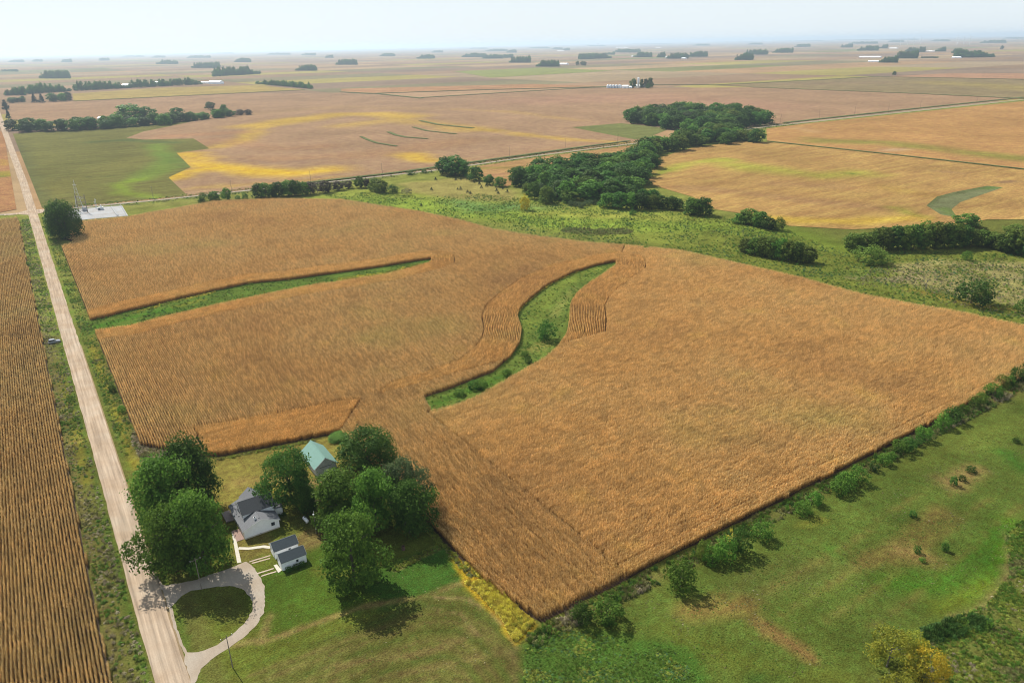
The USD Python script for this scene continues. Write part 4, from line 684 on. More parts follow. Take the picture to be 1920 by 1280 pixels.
for i, (bx_, by_) in enumerate([(809, 324), (817, 338), (855, 338), (864, 337), (876, 337), (809, 357), (858, 356), (864, 356), (877, 362), (889, 343), (899, 346), (912, 350), (930, 352), (931, 359), (951, 361), (943, 355), (934, 364), (882, 364), (838, 333), (903, 353), (790, 387), (1184, 403 - 400 + 410)]):
    plant_px('cedar_0', (bx_, by_), by_ - (6.5 if i % 3 else 4.5), 6 if i % 3 else 4.5, 'small dark cedar dotted over the pasture by the crossroad', 'conifer', 'cedars on the pasture by the crossroad')
# row along the crossroad
for key, b, t, w, lab in [('bush_mid_0', (381, 378), 362, 24, 'low green bush, leftmost in the row along the crossroad'), ('wood_mid_0', (403, 375), 358, 20, 'second low tree from the left in the row along the crossroad'), ('wood_mid_1', (426, 375), 352, 18, 'upright green tree with a forked top along the crossroad'), ('bush_dark_1', (446, 373), 366, 10, 'low dark bush in the gap of the row along the crossroad'), ('bush_dark_2', (459, 373), 362, 12, 'small rounded dark bush in the gap of the row along the crossroad')]:
    plant_px(key, b, t, w, lab, 'shrub' if key[:4] == 'bush' else 'tree')
for i, (bx_, by_, t_, w_) in enumerate([(484, 370, 343, 26), (498, 370, 342, 26), (512, 369, 344, 22), (524, 368, 340, 28), (540, 367.5, 337, 30), (553, 367, 336, 28), (568, 366, 340, 26)]):
    plant_px(f"wood_{['dark', 'mid', 'mid', 'dark', 'mid', 'dark', 'mid'][i]}_{i % 3}", (bx_, by_), t_, w_, f'green tree in the dense row along the crossroad, {ORD[i]} from its left end')
for i, (bx_, by_, t_, w_) in enumerate([(582, 364, 340, 22), (596, 362, 338, 24), (610, 361, 338, 24), (622, 359, 340, 18), (633, 357, 339, 20), (644, 355, 338, 18), (655, 353, 338, 16)]):
    plant_px('bare_0' if i % 2 else 'wood_brown_1', (bx_, by_), t_, w_, f'thin grey brown tree in the sparse row along the crossroad, {ORD[i]} from the left')
for key, b, t, w, lab in [('wood_mid_1', (675, 352), 330, 18, 'green tree rising at the end of the sparse grey row'), ('wood_brown_0', (689, 352), 335, 15, 'brown grey tree right of the sparse row'), ('wood_lite_0', (703, 358), 333, 22, 'pale green tree left in the clump by the meadow'), ('wood_lite_1', (715, 361), 336, 24, 'yellow green tree in the middle of the clump by the meadow'), ('bush_dark_0', (736, 362), 346, 24, 'dark round bush at the right of the clump by the meadow'), ('bare_0', (763, 366), 352, 24, 'bare grey shrub in the meadow right of the clump'), ('dead_0', (1393, 442), 427, 9, 'small dead snag in the meadow'), ('dead_0', (1735, 546), 519, 17, 'leafless dead tree standing in the dry grass')]:
    plant_px(key, b, t, w, lab, 'shrub' if key[:4] == 'bush' else 'tree')
# right hand clumps
for key, b, t, w, lab, n in [('wood_mid_0', (1388, 418), 398, 30, 'left tree of the clump between meadow and mottled field', 1), ('wood_lite_1', (1402, 420), 389, 36, 'tallest bright tree of the clump between meadow and mottled field', 1), ('wood_mid_2', (1425, 425), 394, 34, 'middle tree of the clump between meadow and mottled field', 1), ('wood_dark_1', (1441, 430), 406, 26, 'dark right tree of the clump between meadow and mottled field', 1), ('bush_lite_0', (1460, 432), 407, 24, 'pale bush at the right end of the clump before the mottled field', 1),
    ('wood_mid_1', (1815, 425), 399, 44, 'tall dark tree rising above the right hand hedge', 1), ('bush_mid_2', (1812, 487), 470, 19, 'small light green bush in the grass below the right hand hedge', 1), ('bush_lite_0', (1634, 494), 459, 58, 'broad olive green bush left of the right hand hedge', 1), ('bush_dark_1', (1820, 569), 518, 66, 'large dark round bush near the dead tree', 1), ('bush_lite_1', (1838, 563), 541, 26, 'yellow green shoot at the right side of the large round bush', 1), ('bush_mid_1', (1921, 588), 560, 34, 'green bush cut off by the right edge of the picture', 1)]:
    plant_px(key, b, t, w, lab, 'shrub' if key[:4] == 'bush' else 'tree')
for i, (bx_, by_, t_, w_) in enumerate([(1400, 473, 446, 28), (1414, 477, 443, 30), (1430, 480, 441, 32), (1446, 483, 442, 32), (1462, 486, 445, 32), (1478, 489, 448, 32), (1494, 491, 452, 32), (1509, 492, 458, 30), (1520, 492, 464, 22)]):
    plant_px(f"wood_{['lite', 'mid', 'lite', 'lite', 'mid', 'lite', 'mid', 'lite', 'lite'][i]}_{i % 3}", (bx_, by_), t_, w_, f'low tree in the oblong meadow thicket, {ORD[i]} from its left end')
for i, (bx_, by_, t_, w_) in enumerate([(1598, 470, 436, 36), (1617, 470, 434, 36), (1636, 468, 431, 36), (1655, 468, 424, 40), (1675, 467, 422, 40), (1694, 467, 420, 40), (1713, 467, 419, 40), (1732, 466, 414, 40), (1751, 465, 413, 40), (1770, 464, 416, 38), (1788, 463, 418, 38), (1805, 462, 420, 36), (1822, 461, 428, 34), (1840, 462, 429, 34), (1858, 463, 432, 34), (1876, 468, 436, 36), (1893, 474, 432, 40), (1908, 476, 424, 44), (1925, 480, 430, 40), (1905, 440, 419, 36), (1940, 490, 440, 40)]):
    plant_px(f"wood_{['lite', 'lite', 'mid', 'lite', 'dark', 'lite', 'mid'][i % 7]}_{i % 3}", (bx_, by_), t_, w_, f'{["green", "yellow green", "green", "green", "dark green", "yellow green", "green"][i % 7]} tree in the long right hand hedge, {ORD[i]} from its left end')
# fence row bushes along the corn
for i, (bx_, by_, w_, h_, kd) in enumerate([(1094, 1172, 44, 50, 'dark'), (1141, 1166, 60, 58, 'mid'), (1279, 1108, 58, 70, 'mid'), (1318, 1052, 30, 42, 'lite'), (1338, 1062, 36, 44, 'mid'), (1362, 1052, 42, 52, 'mid'), (1388, 1040, 46, 58, 'dark'), (1428, 1016, 44, 42, 'mid'), (1510, 970, 34, 34, 'mid'), (1532, 952, 30, 32, 'mid'), (1572, 931, 38, 36, 'mid'), (1587, 921, 36, 38, 'mid'), (1606, 909, 40, 40, 'mid'), (1640, 888, 20, 22, 'dark'), (1659, 876, 26, 26, 'mid'), (1674, 867, 20, 18, 'mid'), (1688, 855, 32, 34, 'mid'), (1703, 849, 28, 30, 'dark'),
    (1722, 841, 18, 18, 'dark'), (1735, 832, 32, 34, 'mid'), (1768, 808, 32, 34, 'mid'), (1788, 796, 36, 36, 'dark'), (1810, 781, 20, 22, 'mid'), (1828, 770, 26, 26, 'mid'), (1841, 762, 24, 26, 'lite'), (1864, 750, 34, 34, 'mid'), (1881, 732, 28, 28, 'lite'), (1896, 729, 22, 24, 'mid'), (1911, 722, 34, 36, 'dark'), (1935, 708, 34, 36, 'dark')]):
    big_ = {0: 'brownish green dark bush nearest the corn corner', 1: 'dark round bush right of the corn corner', 2: 'tall single bush standing apart in the fence row below the corn'}
    plant_px(f'bush_{kd}_{i % 3}', (bx_ - 3, by_ - 7), by_ - h_ * .86 - 6, w_ * .95, big_.get(i, f'{dict(dark="dark", mid="green", lite="light green")[kd]} bush in the fence row below the corn, {ORD[i]} from the corn corner'), 'shrub')
# waterway and ditch bushes
for key, b, t, w, lab in [('bush_dark_0', (1023, 636), 600, 34, 'largest bush in the S-shaped waterway'), ('bush_mid_1', (902, 728), 707, 24, 'right bush of the close pair at the lower end of the S-shaped waterway'), ('bush_dark_1', (889, 728), 710, 22, 'left bush of the close pair at the lower end of the S-shaped waterway'), ('bush_mid_2', (861, 741), 728, 22, 'low bush at the very lower end of the S-shaped waterway'), ('bush_mid_0', (951, 706), 690, 18, 'small bush in the narrow part of the S-shaped waterway'), ('bush_mid_1', (984, 668), 656, 14, 'tiny bush at the bend of the S-shaped waterway'), ('bush_dark_2', (991, 680), 668, 14, 'tiny dark bush by the right bank of the S-shaped waterway'),
    ('bush_dark_0', (52, 499), 491, 9, 'dark bush at the left ditch beside the corn'), ('bush_mid_0', (211, 734), 720, 15, 'upper green bush in the right ditch beside the corn'), ('bush_mid_2', (229, 773), 759, 14, 'lower green bush in the right ditch beside the corn'), ('bush_dark_2', (1905, 829), 819, 14, 'dark shrub in the pasture near the right edge'), ('bush_dark_1', (1804, 901), 889, 13, 'dark shrub in the small brown patch of pasture'), ('bush_dark_2', (1821, 885), 872, 18, 'leaning shrub at the top of the brown patch of pasture'), ('bush_dark_0', (1788, 909), 891, 16, 'largest shrub of the brown patch of pasture'),
    ('bush_dark_1', (1711, 968), 955, 14, 'lone dark shrub in the middle of the pasture'), ('bush_dark_2', (1719, 1036), 1022, 14, 'bluish dark shrub low in the pasture'), ('bush_dark_0', (1771, 1032), 1016, 14, 'dark shrub right of the bluish one in the pasture'), ('bush_mid_2', (1729, 1052), 1043, 12, 'smallest shrub low in the pasture')]:
    plant_px(key, b, t, w, lab, 'shrub')
plant_px('poplar_yellow', (1662, 1249), 1160, 92, 'yellowing sapling clump with thin leaves in the lower right pasture')
plant_px('poplar_yellow', (1706, 1246), 1172, 60, 'yellow green sapling right of the yellowing clump')
plant_px('poplar_gold', (1740, 1292), 1208, 78, 'golden yellow sapling at the lower right')
plant_px('poplar_yellow', (1672, 1330), 1250, 80, 'pale green sapling cut by the bottom edge at the lower right')
for i, (a_, b_) in enumerate([(34.5, 156.0), (36.2, 156.0), (38.0, 156.1)]): plant(f'bush_dark_{i}', (a_, b_), 1.7, 1.2, 'clipped dark bush in the row along the lower garage wall', 'shrub', 'bushes along the garage wall')
for i, (a_, b_) in enumerate([(39.6, 180.2), (40.8, 180.1)]): plant(f'bush_dark_{i}', (a_, b_), 1.3, .9, 'low dark bush by the side porch of the farmhouse', 'shrub', 'bushes by the side porch')

# far groves: each reads as one mass
mini = [crown(481 + i, 9, 12, base=.02, clumps=14, per=14, leaf=1.35, clump_r=.26, shape=('round', 'spread')[i % 2]) for i in range(2)]
GL = 'distant dark grove of trees, blue with haze, on the plain'
def grove(x0, x1, yb, h, depth, seed, label, group=None, name='grove', dens=7.0, mats=(L_dark, L_dark)):
    n = max(2, int((x1 - x0) / 8)); area = strip_px([(x0 + (x1 - x0) * t, yb + (0 if np.isscalar(yb) else 0)) for t in np.linspace(0, 1, 3)] if np.isscalar(yb) else [(x0, yb[0]), (x1, yb[1])], depth)
    r = np.random.default_rng(seed); x_0, y_0, x_1, y_1 = area.bounds; sp = max(dens, math.sqrt(area.area / 260)); p = []
    k = int(area.area / sp ** 2) + 3
    while len(p) < k:
        q = r.uniform([x_0, y_0], [x_1, y_1], (k * 4, 2)); q = q[shapely.contains_xy(area, q[:, 0], q[:, 1])]; p += list(q)
    p = np.array(p[:k]); u_ = np.array([p[:, 0], p[:, 1]]); ax = W([(x0, yb if np.isscalar(yb) else yb[0]), (x1, yb if np.isscalar(yb) else yb[1])]); tt = ((p - ax[0]) @ (ax[1] - ax[0])) / ((ax[1] - ax[0]) ** 2).sum()
    ed = np.clip(np.minimum(tt, 1 - tt) * 5 + r.uniform(.1, .5, k), .35, 1); s = sp / 7 * r.uniform(.8, 1.25, k); hh = h / 12 * np.where(r.uniform(0, 1, k) < .18, 1.35, r.uniform(.5, 1.05, k)) * ed * (.7 + .6 * nz(p[:, 0], p[:, 1], 60, seed, 2)); s = s * r.uniform(.7, 1.15, k)
    return instancer(name, [(mini[0], mats[0]), (mini[1], mats[1])], np.column_stack([p, np.zeros(k)]), r.integers(0, 2, k), r.uniform(0, 6.28, k), np.column_stack([s, s, hh]), proto='tree', label=label, catg='grove', group=group)
for i, (x0, x1, yb, hpx, dep, lab) in enumerate([(10, 50, (179.5, 179), 13, 60, 'left end of the long shelterbelt beside the road at upper left'), (50, 134, (177, 171.5), 13, 60, 'left half of the long shelterbelt at upper left'), (140, 235, (171, 166), 13, 50, 'middle of the long shelterbelt at upper left, white sheds showing behind it'), (235, 380, (166, 158.5), 11, 40, 'right half of the long shelterbelt at upper left, reaching the white barn'), (480, 586, (157.5, 167.5), 8, 50, 'short slanting shelterbelt right of the white barn')]):
    b = at((x0 + x1) / 2, sum(yb) / 2); grove(x0, x1, yb, height_to(b, sum(yb) / 2 - hpx), dep, 600 + i, lab)
gl = [(75, 132, 147.5, 10, 100), (400, 487, (144, 139), 12, 120), (360, 412, 128, 8, 150), (555, 594, 133, 7, 100), (294, 333, 120.5, 6, 150), (630, 670, 122, 7, 120), (440, 470, 117, 5, 150), (0, 34, 134.5, 3, 60), (185, 205, 114, 5, 200), (230, 270, 107, 3, 200), (115, 135, 117, 4, 200), (15, 45, 117, 3, 200), (60, 80, 116, 3, 200), (350, 395, 109, 4, 250), (500, 545, 103, 4, 250), (565, 592, 104.5, 4, 200), (610, 625, 109, 5, 120), (285, 310, 108.5, 4, 200), (395, 440, 101, 3, 250),
      (866, 912, 107.5, 5, 150), (905, 942, 110, 5, 120), (940, 962, 109, 5, 120), (712, 740, 106, 4, 200), (782, 814, 110.5, 5, 200), (955, 994, 118, 8, 150), (1005, 1048, 125.5, 8, 100), (1085, 1146, (112, 109.5), 9, 160), (1150, 1200, 99, 5, 200), (1130, 1152, 103, 3, 150), (1188, 1222, 107.5, 7, 150), (1232, 1247, 108, 8, 100), (1250, 1290, 110.5, 9, 120), (1288, 1326, 107, 7, 140), (910, 950, 96.5, 3, 300), (950, 968, 99, 4, 200), (992, 1030, 91, 3, 300), (1100, 1135, 87, 4, 300), (880, 915, 92, 2.5, 300), (810, 830, 99, 3, 250), (1035, 1055, 93, 5, 200), (1056, 1068, 95, 5, 200), (660, 690, 92, 2.5, 400), (740, 775, 88, 2.5, 400), (560, 600, 96, 3, 300),
      (1378, 1412, 113, 9, 120), (1394, 1438, 103, 8, 150), (1448, 1486, 99.5, 7, 160), (1490, 1518, 88.5, 6, 250), (1300, 1330, 86, 4, 300), (1402, 1430, 84, 4, 300), (1576, 1598, 89.5, 6, 200), (1608, 1646, 95.5, 7, 180), (1648, 1664, 91, 5, 200), (1592, 1645, 82.5, 5, 300), (1665, 1694, 79.5, 4, 300), (1648, 1720, 75.5, 5, 400), (1678, 1720, 110, 12, 120), (1648, 1682, 118, 8, 80), (1697, 1716, 97, 5, 150), (1714, 1734, 98, 8, 130), (1754, 1772, 97, 6, 130), (1790, 1862, (109, 107.5), 17, 300), (1784, 1800, 100, 6, 120), (1838, 1886, 81, 6, 300), (1880, 1920, 73, 5, 400), (1745, 1780, 78, 3, 400), (1560, 1640, 76, 4, 500), (1450, 1560, 78, 4, 600), (1330, 1420, 80, 3, 600), (1180, 1260, 83.5, 3.5, 600), (1000, 1100, 84, 2.5, 600)]
for i, (x0, x1, yb, hpx, dep) in enumerate(gl):
    yy = yb if np.isscalar(yb) else sum(yb) / 2; b = at((x0 + x1) / 2, yy); h = min(height_to(b, yy - hpx * 1.15), 32)
    reg = 'left' if x1 < 660 else 'middle' if x1 < 1330 else 'right'
    lab = {(75, 132): 'compact oblong grove left of the shelterbelt fields at upper left', (400, 487): 'long dark grove behind the white barn', (1790, 1862): 'large dark block of forest near the upper right corner', (1678, 1720): 'dark rounded grove left of the large forest block', (1085, 1146): 'long dark grove above the grain bins'}.get((x0, x1))
    grove(x0, x1, yb, h, dep, 620 + i, lab or f'{GL} in the {reg} part of the distance', None if lab else f'hazy groves in the {reg} distance')
for i, x0 in enumerate(np.arange(0, 1920, 60)):
    yb = 108 - .0206 * x0 - .0 ; r = np.random.default_rng(900 + i)
    grove(x0 + r.uniform(0, 25), x0 + r.uniform(35, 62), yb - r.uniform(.3, 1.5), 16, 500, 700 + i, 'faint blue line of trees just under the horizon', 'tree lines under the horizon', dens=12)
plant_px('wood_mid_0', (1676, 141), 134, 7, 'lone tree on the plain below the white livestock sheds'); plant_px('wood_dark_1', (1878, 93), 86, 6, 'lone tree right of the large forest block')
for i, (bx_, by_) in enumerate([(1083, 123), (1092, 123), (1096, 123.5)]): plant_px('wood_dark_1', (bx_, by_), by_ - 8, 7, 'one of three lone trees on the plain above the grain bins', 'tree', 'three lone trees above the grain bins')
for i, x_ in enumerate(np.linspace(1729, 1757, 9)): plant_px('wood_dark_0', (x_, 109.5), 106, 4, 'small tree in the even row between two far groves', 'tree', 'even row of small far trees')
# ------------------------------------------------------------------ farmstead buildings
class Build:
    """collects the parts of one thing, given in world coordinates"""
    def __init__(s, name, label, catg, loc, group=None):
        s.loc = np.array([loc[0], loc[1], loc[2] if len(loc) > 2 else .03]); s.t = thing(name, label, catg, s.loc, group=group)
    def add(s, name, mesh, m, parent=None, label=None, smooth=False):
        mesh = mesh.copy(); mesh.apply_translation(-s.loc)
        p = obj(name, mesh, m, parent if parent is not None else s.t, smooth)
        if label: p.GetPrim().SetCustomDataByKey('label', label)
        return p
def roof_plane(a, b, c, d_, th=.12):
    """a slab through four corners (eave start, eave end, ridge end, ridge start)"""
    q = np.array([a, b, c, d_], float); n = np.cross(q[1] - q[0], q[3] - q[0]); n /= np.linalg.norm(n); n *= np.sign(n[2])
    V = np.vstack([q, q + n * th]); F = [(0, 2, 1), (0, 3, 2), (4, 5, 6), (4, 6, 7)] + [f for i in range(4) for f in ((i, (i + 1) % 4, (i + 1) % 4 + 4), (i, (i + 1) % 4 + 4, i + 4))]
    m = trimesh.Trimesh(V, F, process=False); trimesh.repair.fix_normals(m); return m
def gable(b, x0, x1, y0, y1, ze, zr, ax, wallm, roofm, over=.3, z0=.0, roofname='roof', wallname='wall', split=True):
    """walls with gables and two roof slopes; ax is the axis the ridge runs along"""
    if ax == 'x':
        ym = (y0 + y1) / 2; b.add(wallname, prism([(y0, z0), (y1, z0), (y1, ze), (ym, zr), (y0, ze)], 'x', x0, x1), wallm)
        s = (zr - ze) / (ym - y0); e = ze - s * over + .02
        b.add(roofname, roof_plane((x0 - over, y0 - over, e), (x1 + over, y0 - over, e), (x1 + over, ym, zr + .02), (x0 - over, ym, zr + .02)), roofm)
        b.add(roofname, roof_plane((x0 - over, y1 + over, e), (x1 + over, y1 + over, e), (x1 + over, ym + .01, zr + .02), (x0 - over, ym + .01, zr + .02)), roofm)
        for x_ in (x0 - over - .03, x1 + over): b.add('barge_board', prism([(y0 - over, e - .16), (ym, zr - .14), (y1 + over, e - .16), (y1 + over, e + .1), (ym, zr + .14), (y0 - over, e + .1)], 'x', x_, x_ + .03), m_trim)
    else:
        xm = (x0 + x1) / 2; b.add(wallname, prism([(x0, z0), (x1, z0), (x1, ze), (xm, zr), (x0, ze)], 'y', y0, y1), wallm)
        s = (zr - ze) / (xm - x0); e = ze - s * over + .02
        b.add(roofname, roof_plane((x0 - over, y0 - over, e), (x0 - over, y1 + over, e), (xm, y1 + over, zr + .02), (xm, y0 - over, zr + .02)), roofm)
        b.add(roofname, roof_plane((x1 + over, y0 - over, e), (x1 + over, y1 + over, e), (xm + .01, y1 + over, zr + .02), (xm + .01, y0 - over, zr + .02)), roofm)
        for y_ in (y0 - over - .03, y1 + over): b.add('barge_board', prism([(x0 - over, e - .16), (xm, zr - .14), (x1 + over, e - .16), (x1 + over, e + .1), (xm, zr + .14), (x0 - over, e + .1)], 'y', y_, y_ + .03), m_trim)
def window(b, face, u, v, w, h, pos, out):
    """face 'x' or 'y': the wall's normal axis; pos the wall's plane; out +1 or -1"""
    t = .05 * out
    if face == 'y':
        lo, hi = sorted((pos + .004 * out, pos + t)); f = b.add('window', cat([bx(u - w / 2 - .1, u + w / 2 + .1, lo, hi, v - .1, v), bx(u - w / 2 - .1, u + w / 2 + .1, lo, hi, v + h, v + h + .1), bx(u - w / 2 - .1, u - w / 2, lo, hi, v, v + h), bx(u + w / 2, u + w / 2 + .1, lo, hi, v, v + h)]), m_trim)
        lo, hi = sorted((pos + .003 * out, pos + .02 * out)); b.add('pane', bx(u - w / 2, u + w / 2, lo, hi, v, v + h), m_glassdark, f)
    else:
        lo, hi = sorted((pos + .004 * out, pos + t)); f = b.add('window', cat([bx(lo, hi, u - w / 2 - .1, u + w / 2 + .1, v - .1, v), bx(lo, hi, u - w / 2 - .1, u + w / 2 + .1, v + h, v + h + .1), bx(lo, hi, u - w / 2 - .1, u - w / 2, v, v + h), bx(lo, hi, u + w / 2, u + w / 2 + .1, v, v + h)]), m_trim)
        lo, hi = sorted((pos + .003 * out, pos + .02 * out)); b.add('pane', bx(lo, hi, u - w / 2, u + w / 2, v, v + h), m_glassdark, f)
def door(b, face, u, w, h, pos, out, m=None, name='door'):
    lo, hi = sorted((pos + .004 * out, pos + .06 * out))
    q = b.add(name, bx(u - w / 2, u + w / 2, lo, hi, .05, h) if face == 'y' else bx(lo, hi, u - w / 2, u + w / 2, .05, h), m or m_trim)
    lo, hi = sorted((pos + .062 * out, pos + .11 * out)); b.add('handle', bx(u + w * .38, u + w * .44, lo, hi, .95, 1.05) if face == 'y' else bx(lo, hi, u + w * .38, u + w * .44, .95, 1.05), m_darkgrey, q)
h = Build('farmhouse', 'white farmhouse with grey gabled roofs beside the looping drive', 'house', (33.6, 181))
gable(h, 30.2, 38.5, 179.9, 186.2, 4.75, 6.8, 'x', m_white, m_shingle_dark, .35, wallname='upper_wall', roofname='main_roof')
gable(h, 28.95, 38.25, 175.3, 179.88, 2.75, 4.55, 'y', m_white, m_shingle, .3, wallname='front_wing_wall', roofname='front_wing_roof')
gable(h, 32.4, 37.6, 186.22, 191.9, 2.9, 4.9, 'y', m_white, m_shingle, .3, wallname='rear_wing_wall', roofname='rear_wing_roof')
h.add('side_wing_wall', prism([(28.95, 0), (32.35, 0), (32.35, 3.75), (28.95, 2.5)], 'y', 186.22, 189.6), m_white)
h.add('side_wing_roof', roof_plane((28.65, 186.23, 2.42), (28.65, 189.9, 2.42), (32.38, 189.9, 3.85), (32.38, 186.23, 3.85)), m_shingle)
h.add('porch_wall', bx(28.95, 30.19, 179.9, 186.2, 0, 2.5), m_white)
h.add('porch_roof', roof_plane((28.6, 179.6, 2.5), (28.6, 186.2, 2.5), (30.18, 186.2, 3.3), (30.18, 179.6, 3.3)), m_shingle)
h.add('porch_vent', tube((29.6, 182.2, 2.9), (29.6, 182.2, 3.35), .17, .17, 10), m_darkgrey)
h.add('side_porch_wall', bx(38.52, 40.9, 181.0, 184.3, 0, 2.35), m_white)
h.add('side_porch_roof', roof_plane((41.2, 180.7, 2.4), (41.2, 184.6, 2.4), (38.52, 184.6, 2.9), (38.52, 180.7, 2.9)), m_shingle)
ch = h.add('chimney', bx(32.2, 32.75, 176.3, 176.85, 3.4, 4.95), m_trim); h.add('chimney_cap', bx(32.28, 32.67, 176.38, 176.77, 4.952, 5.2), m_darkgrey, ch)
h.add('roof_vent', tube((33.4, 175.9, 4.3), (33.4, 175.9, 4.85), .12, .12, 8), m_darkgrey)
window(h, 'y', 36.6, 1.35, .95, 1.05, 175.3, -1); window(h, 'y', 33.1, .25, .2, .25, 175.3, -1)
for u in (177, 178.7): window(h, 'x', u, 1.0, .8, 1.3, 28.95, -1)
window(h, 'x', 181, 1.0, .7, 1.2, 28.95, -1); window(h, 'x', 187.9, .9, .9, 1.2, 28.95, -1); window(h, 'x', 183, 4.0, .8, 1.3, 30.2, -1); window(h, 'x', 183, 3.2, .8, 1.2, 38.5, 1); window(h, 'x', 177.5, 1.0, 1.0, 1.2, 38.25, 1); window(h, 'x', 189, 1.0, .9, 1.2, 37.6, 1)
door(h, 'x', 183.5, .95, 2.1, 28.95, -1, m_darkgrey); door(h, 'y', 39.8, .9, 2.0, 181.0, -1)
h.add('foundation', cat([bx(28.9, 38.3, 175.25, 175.295, 0, .35), bx(28.9, 28.945, 175.3, 189.6, 0, .35)]), m_concrete)
dk = Build('deck', 'weathered wooden deck on the road side of the farmhouse', 'deck', (27.8, 188.4))
for i in range(9): dk.add('board', bx(26.7 + i * .24, 26.92 + i * .24, 185.6, 190.9, .45, .5), m_deck)
dk.add('frame', cat([bx(26.72, 28.88, y_, y_ + .08, .2, .449) for y_ in (185.6, 188.2, 190.8)]), m_deck)
for x_, y_ in ((26.72, 185.6), (26.72, 190.8), (28.7, 185.6)): dk.add('post', bx(x_, x_ + .1, y_, y_ + .1, 0, .2), m_deck)
pt = Build('patio', 'reddish brick step terrace at the front corner of the farmhouse', 'patio', (28, 178.3))
for i in range(5):
    for j in range(12): pt.add('brick', bx(26.9 + i * .39, 27.27 + i * .39, 175.6 + j * .45, 176.03 + j * .45, 0, .14 + .008 * ((i * 3 + j * 5) % 4)), m_brickp)
def garage(name, label, x0, x1, y0, y1, ze, zr):
    g = Build(name, label, 'garage', ((x0 + x1) / 2, (y0 + y1) / 2))
    gable(g, x0, x1, y0, y1, ze, zr, 'x', m_white, m_shingle_blue, .18)
    ym = (y0 + y1) / 2; dq = g.add('garage_door', bx(x0 - .06, x0 - .004, ym - 1.25, ym + 1.25, .05, 2.1), m_trim)
    for k in range(4): g.add('panel', bx(x0 - .085, x0 - .061, ym - 1.2, ym + 1.2, .1 + k * .5, .55 + k * .5), m_white, dq)
    window(g, 'x', ym, 1.1, .7, .8, x1, 1); window(g, 'y', (x0 + x1) / 2 + .8, 1.1, .6, .7, y0, -1)
    return g
garage('garage', 'white single garage with blue black roof, the upper of two', 33.1, 39.2, 162.5, 166.5, 2.4, 3.65)
garage('garage', 'white single garage with a bush row below it, the lower of two', 33.2, 39.4, 157.0, 160.9, 2.4, 3.65)
b = Build('barn', 'weathered white barn with pale green metal roof at the corn edge', 'barn', (58.4, 200))
b.add('wall', prism([(55.2, 0), (61.8, 0), (61.8, 3.0), (58.5, 5.6), (55.2, 3.0)], 'y', 194.2, 206.4), m_barnwall)
for sgn, n_ in ((-1, 12), (1, 12)):
    for k in range(n_):
        y0_, y1_ = 193.8 + k * 13.0 / n_, 193.8 + (k + 1) * 13.0 / n_ - .02; xe = 58.5 + sgn * 3.75
        b.add('roof_sheet', roof_plane((xe, y0_, 2.66), (xe, y1_, 2.66), (58.5 + sgn * .01, y1_, 5.64), (58.5 + sgn * .01, y0_, 5.64), .05), m_greenmetal)
b.add('ridge_cap', prism([(58.25, 5.55), (58.5, 5.75), (58.75, 5.55), (58.75, 5.6), (58.5, 5.82), (58.25, 5.6)], 'y', 193.75, 206.85), m_greenmetal)
b.add('barge_board', prism([(54.75, 2.5), (58.5, 5.48), (62.25, 2.5), (62.25, 2.66), (58.5, 5.66), (54.75, 2.66)], 'y', 193.72, 193.78), m_trim)
b.add('door', bx(57.3, 59.7, 194.12, 194.196, .05, 2.5), m_barnwall); b.add('sliding_rail', bx(56.6, 60.4, 194.1, 194.18, 2.56, 2.68), m_darkgrey); b.add('corner_board', bx(55.14, 55.34, 194.13, 194.19, 0, 3.0), m_trim)
for k in range(10): b.add('siding_board', bx(55.38 + k * .62, 55.95 + k * .62, 194.15 - .01 * (k % 2), 194.195, 0, min(3.0 + .788 * (55.38 + k * .62 - 55.2), 3.0 + .788 * (61.8 - 55.95 - k * .62)) - .05), m_barnwall) if not 57.0 < 55.66 + k * .62 < 60 else None
t = Build('propane_tank', 'white propane tank on the grass between house and yard light', 'tank', (44.9, 173.7))
th = np.linspace(-np.pi / 2, np.pi / 2, 9); prof = np.column_stack([np.cos(th) * .5, np.sin(th) * .5 + np.where(np.sin(th) > 0, .9, -.9)]); prof[0, 0] = prof[-1, 0] = 0
cap = trimesh.creation.revolve(prof, sections=20); cap.apply_transform(trimesh.transformations.rotation_matrix(np.pi / 2, [1, 0, 0])); cap.apply_transform(trimesh.transformations.rotation_matrix(math.radians(4), [0, 0, 1])); cap.apply_translation([44.9, 173.7, .8])
t.add('shell', cap, m_tank, smooth=True); t.add('valve_dome', tube((44.9, 174.1, 1.28), (44.9, 174.1, 1.5), .22, .2, 12), m_darkgrey)
for y_ in (172.9, 174.5): t.add('leg', bx(44.6, 45.2, y_ - .1, y_ + .1, 0, .36), m_concrete)
def yard_light(loc, label, hgt):
    l = Build('yard_light', label, 'light pole', loc); x_, y_ = loc[:2]
    l.add('pole', tube((x_, y_, 0), (x_, y_, hgt), .11, .08, 8), m_pole); a = l.add('arm', tube((x_, y_, hgt - .4), (x_ - .3, y_ - .9, hgt - .1), .03, .03, 6), m_metal)
    l.add('lamp', trimesh.creation.icosphere(2, .24).apply_translation([x_ - .32, y_ - .95, hgt - .12]), m_tank, a); l.add('meter_box', bx(x_ - .15, x_ + .15, y_ - .3, y_ - .1, 1.6, 2.1), m_tank); l.add('insulator', tube((x_, y_, hgt), (x_, y_, hgt + .25), .07, .05, 8), m_tank)
yard_light((45.4, 166.9), 'yard light pole with white lamp beside the propane tank', 6.9)
dr = Build('burn_barrel', 'rusty dark barrel standing in the tree shade at the lawn edge', 'barrel', (61.5, 147.3))
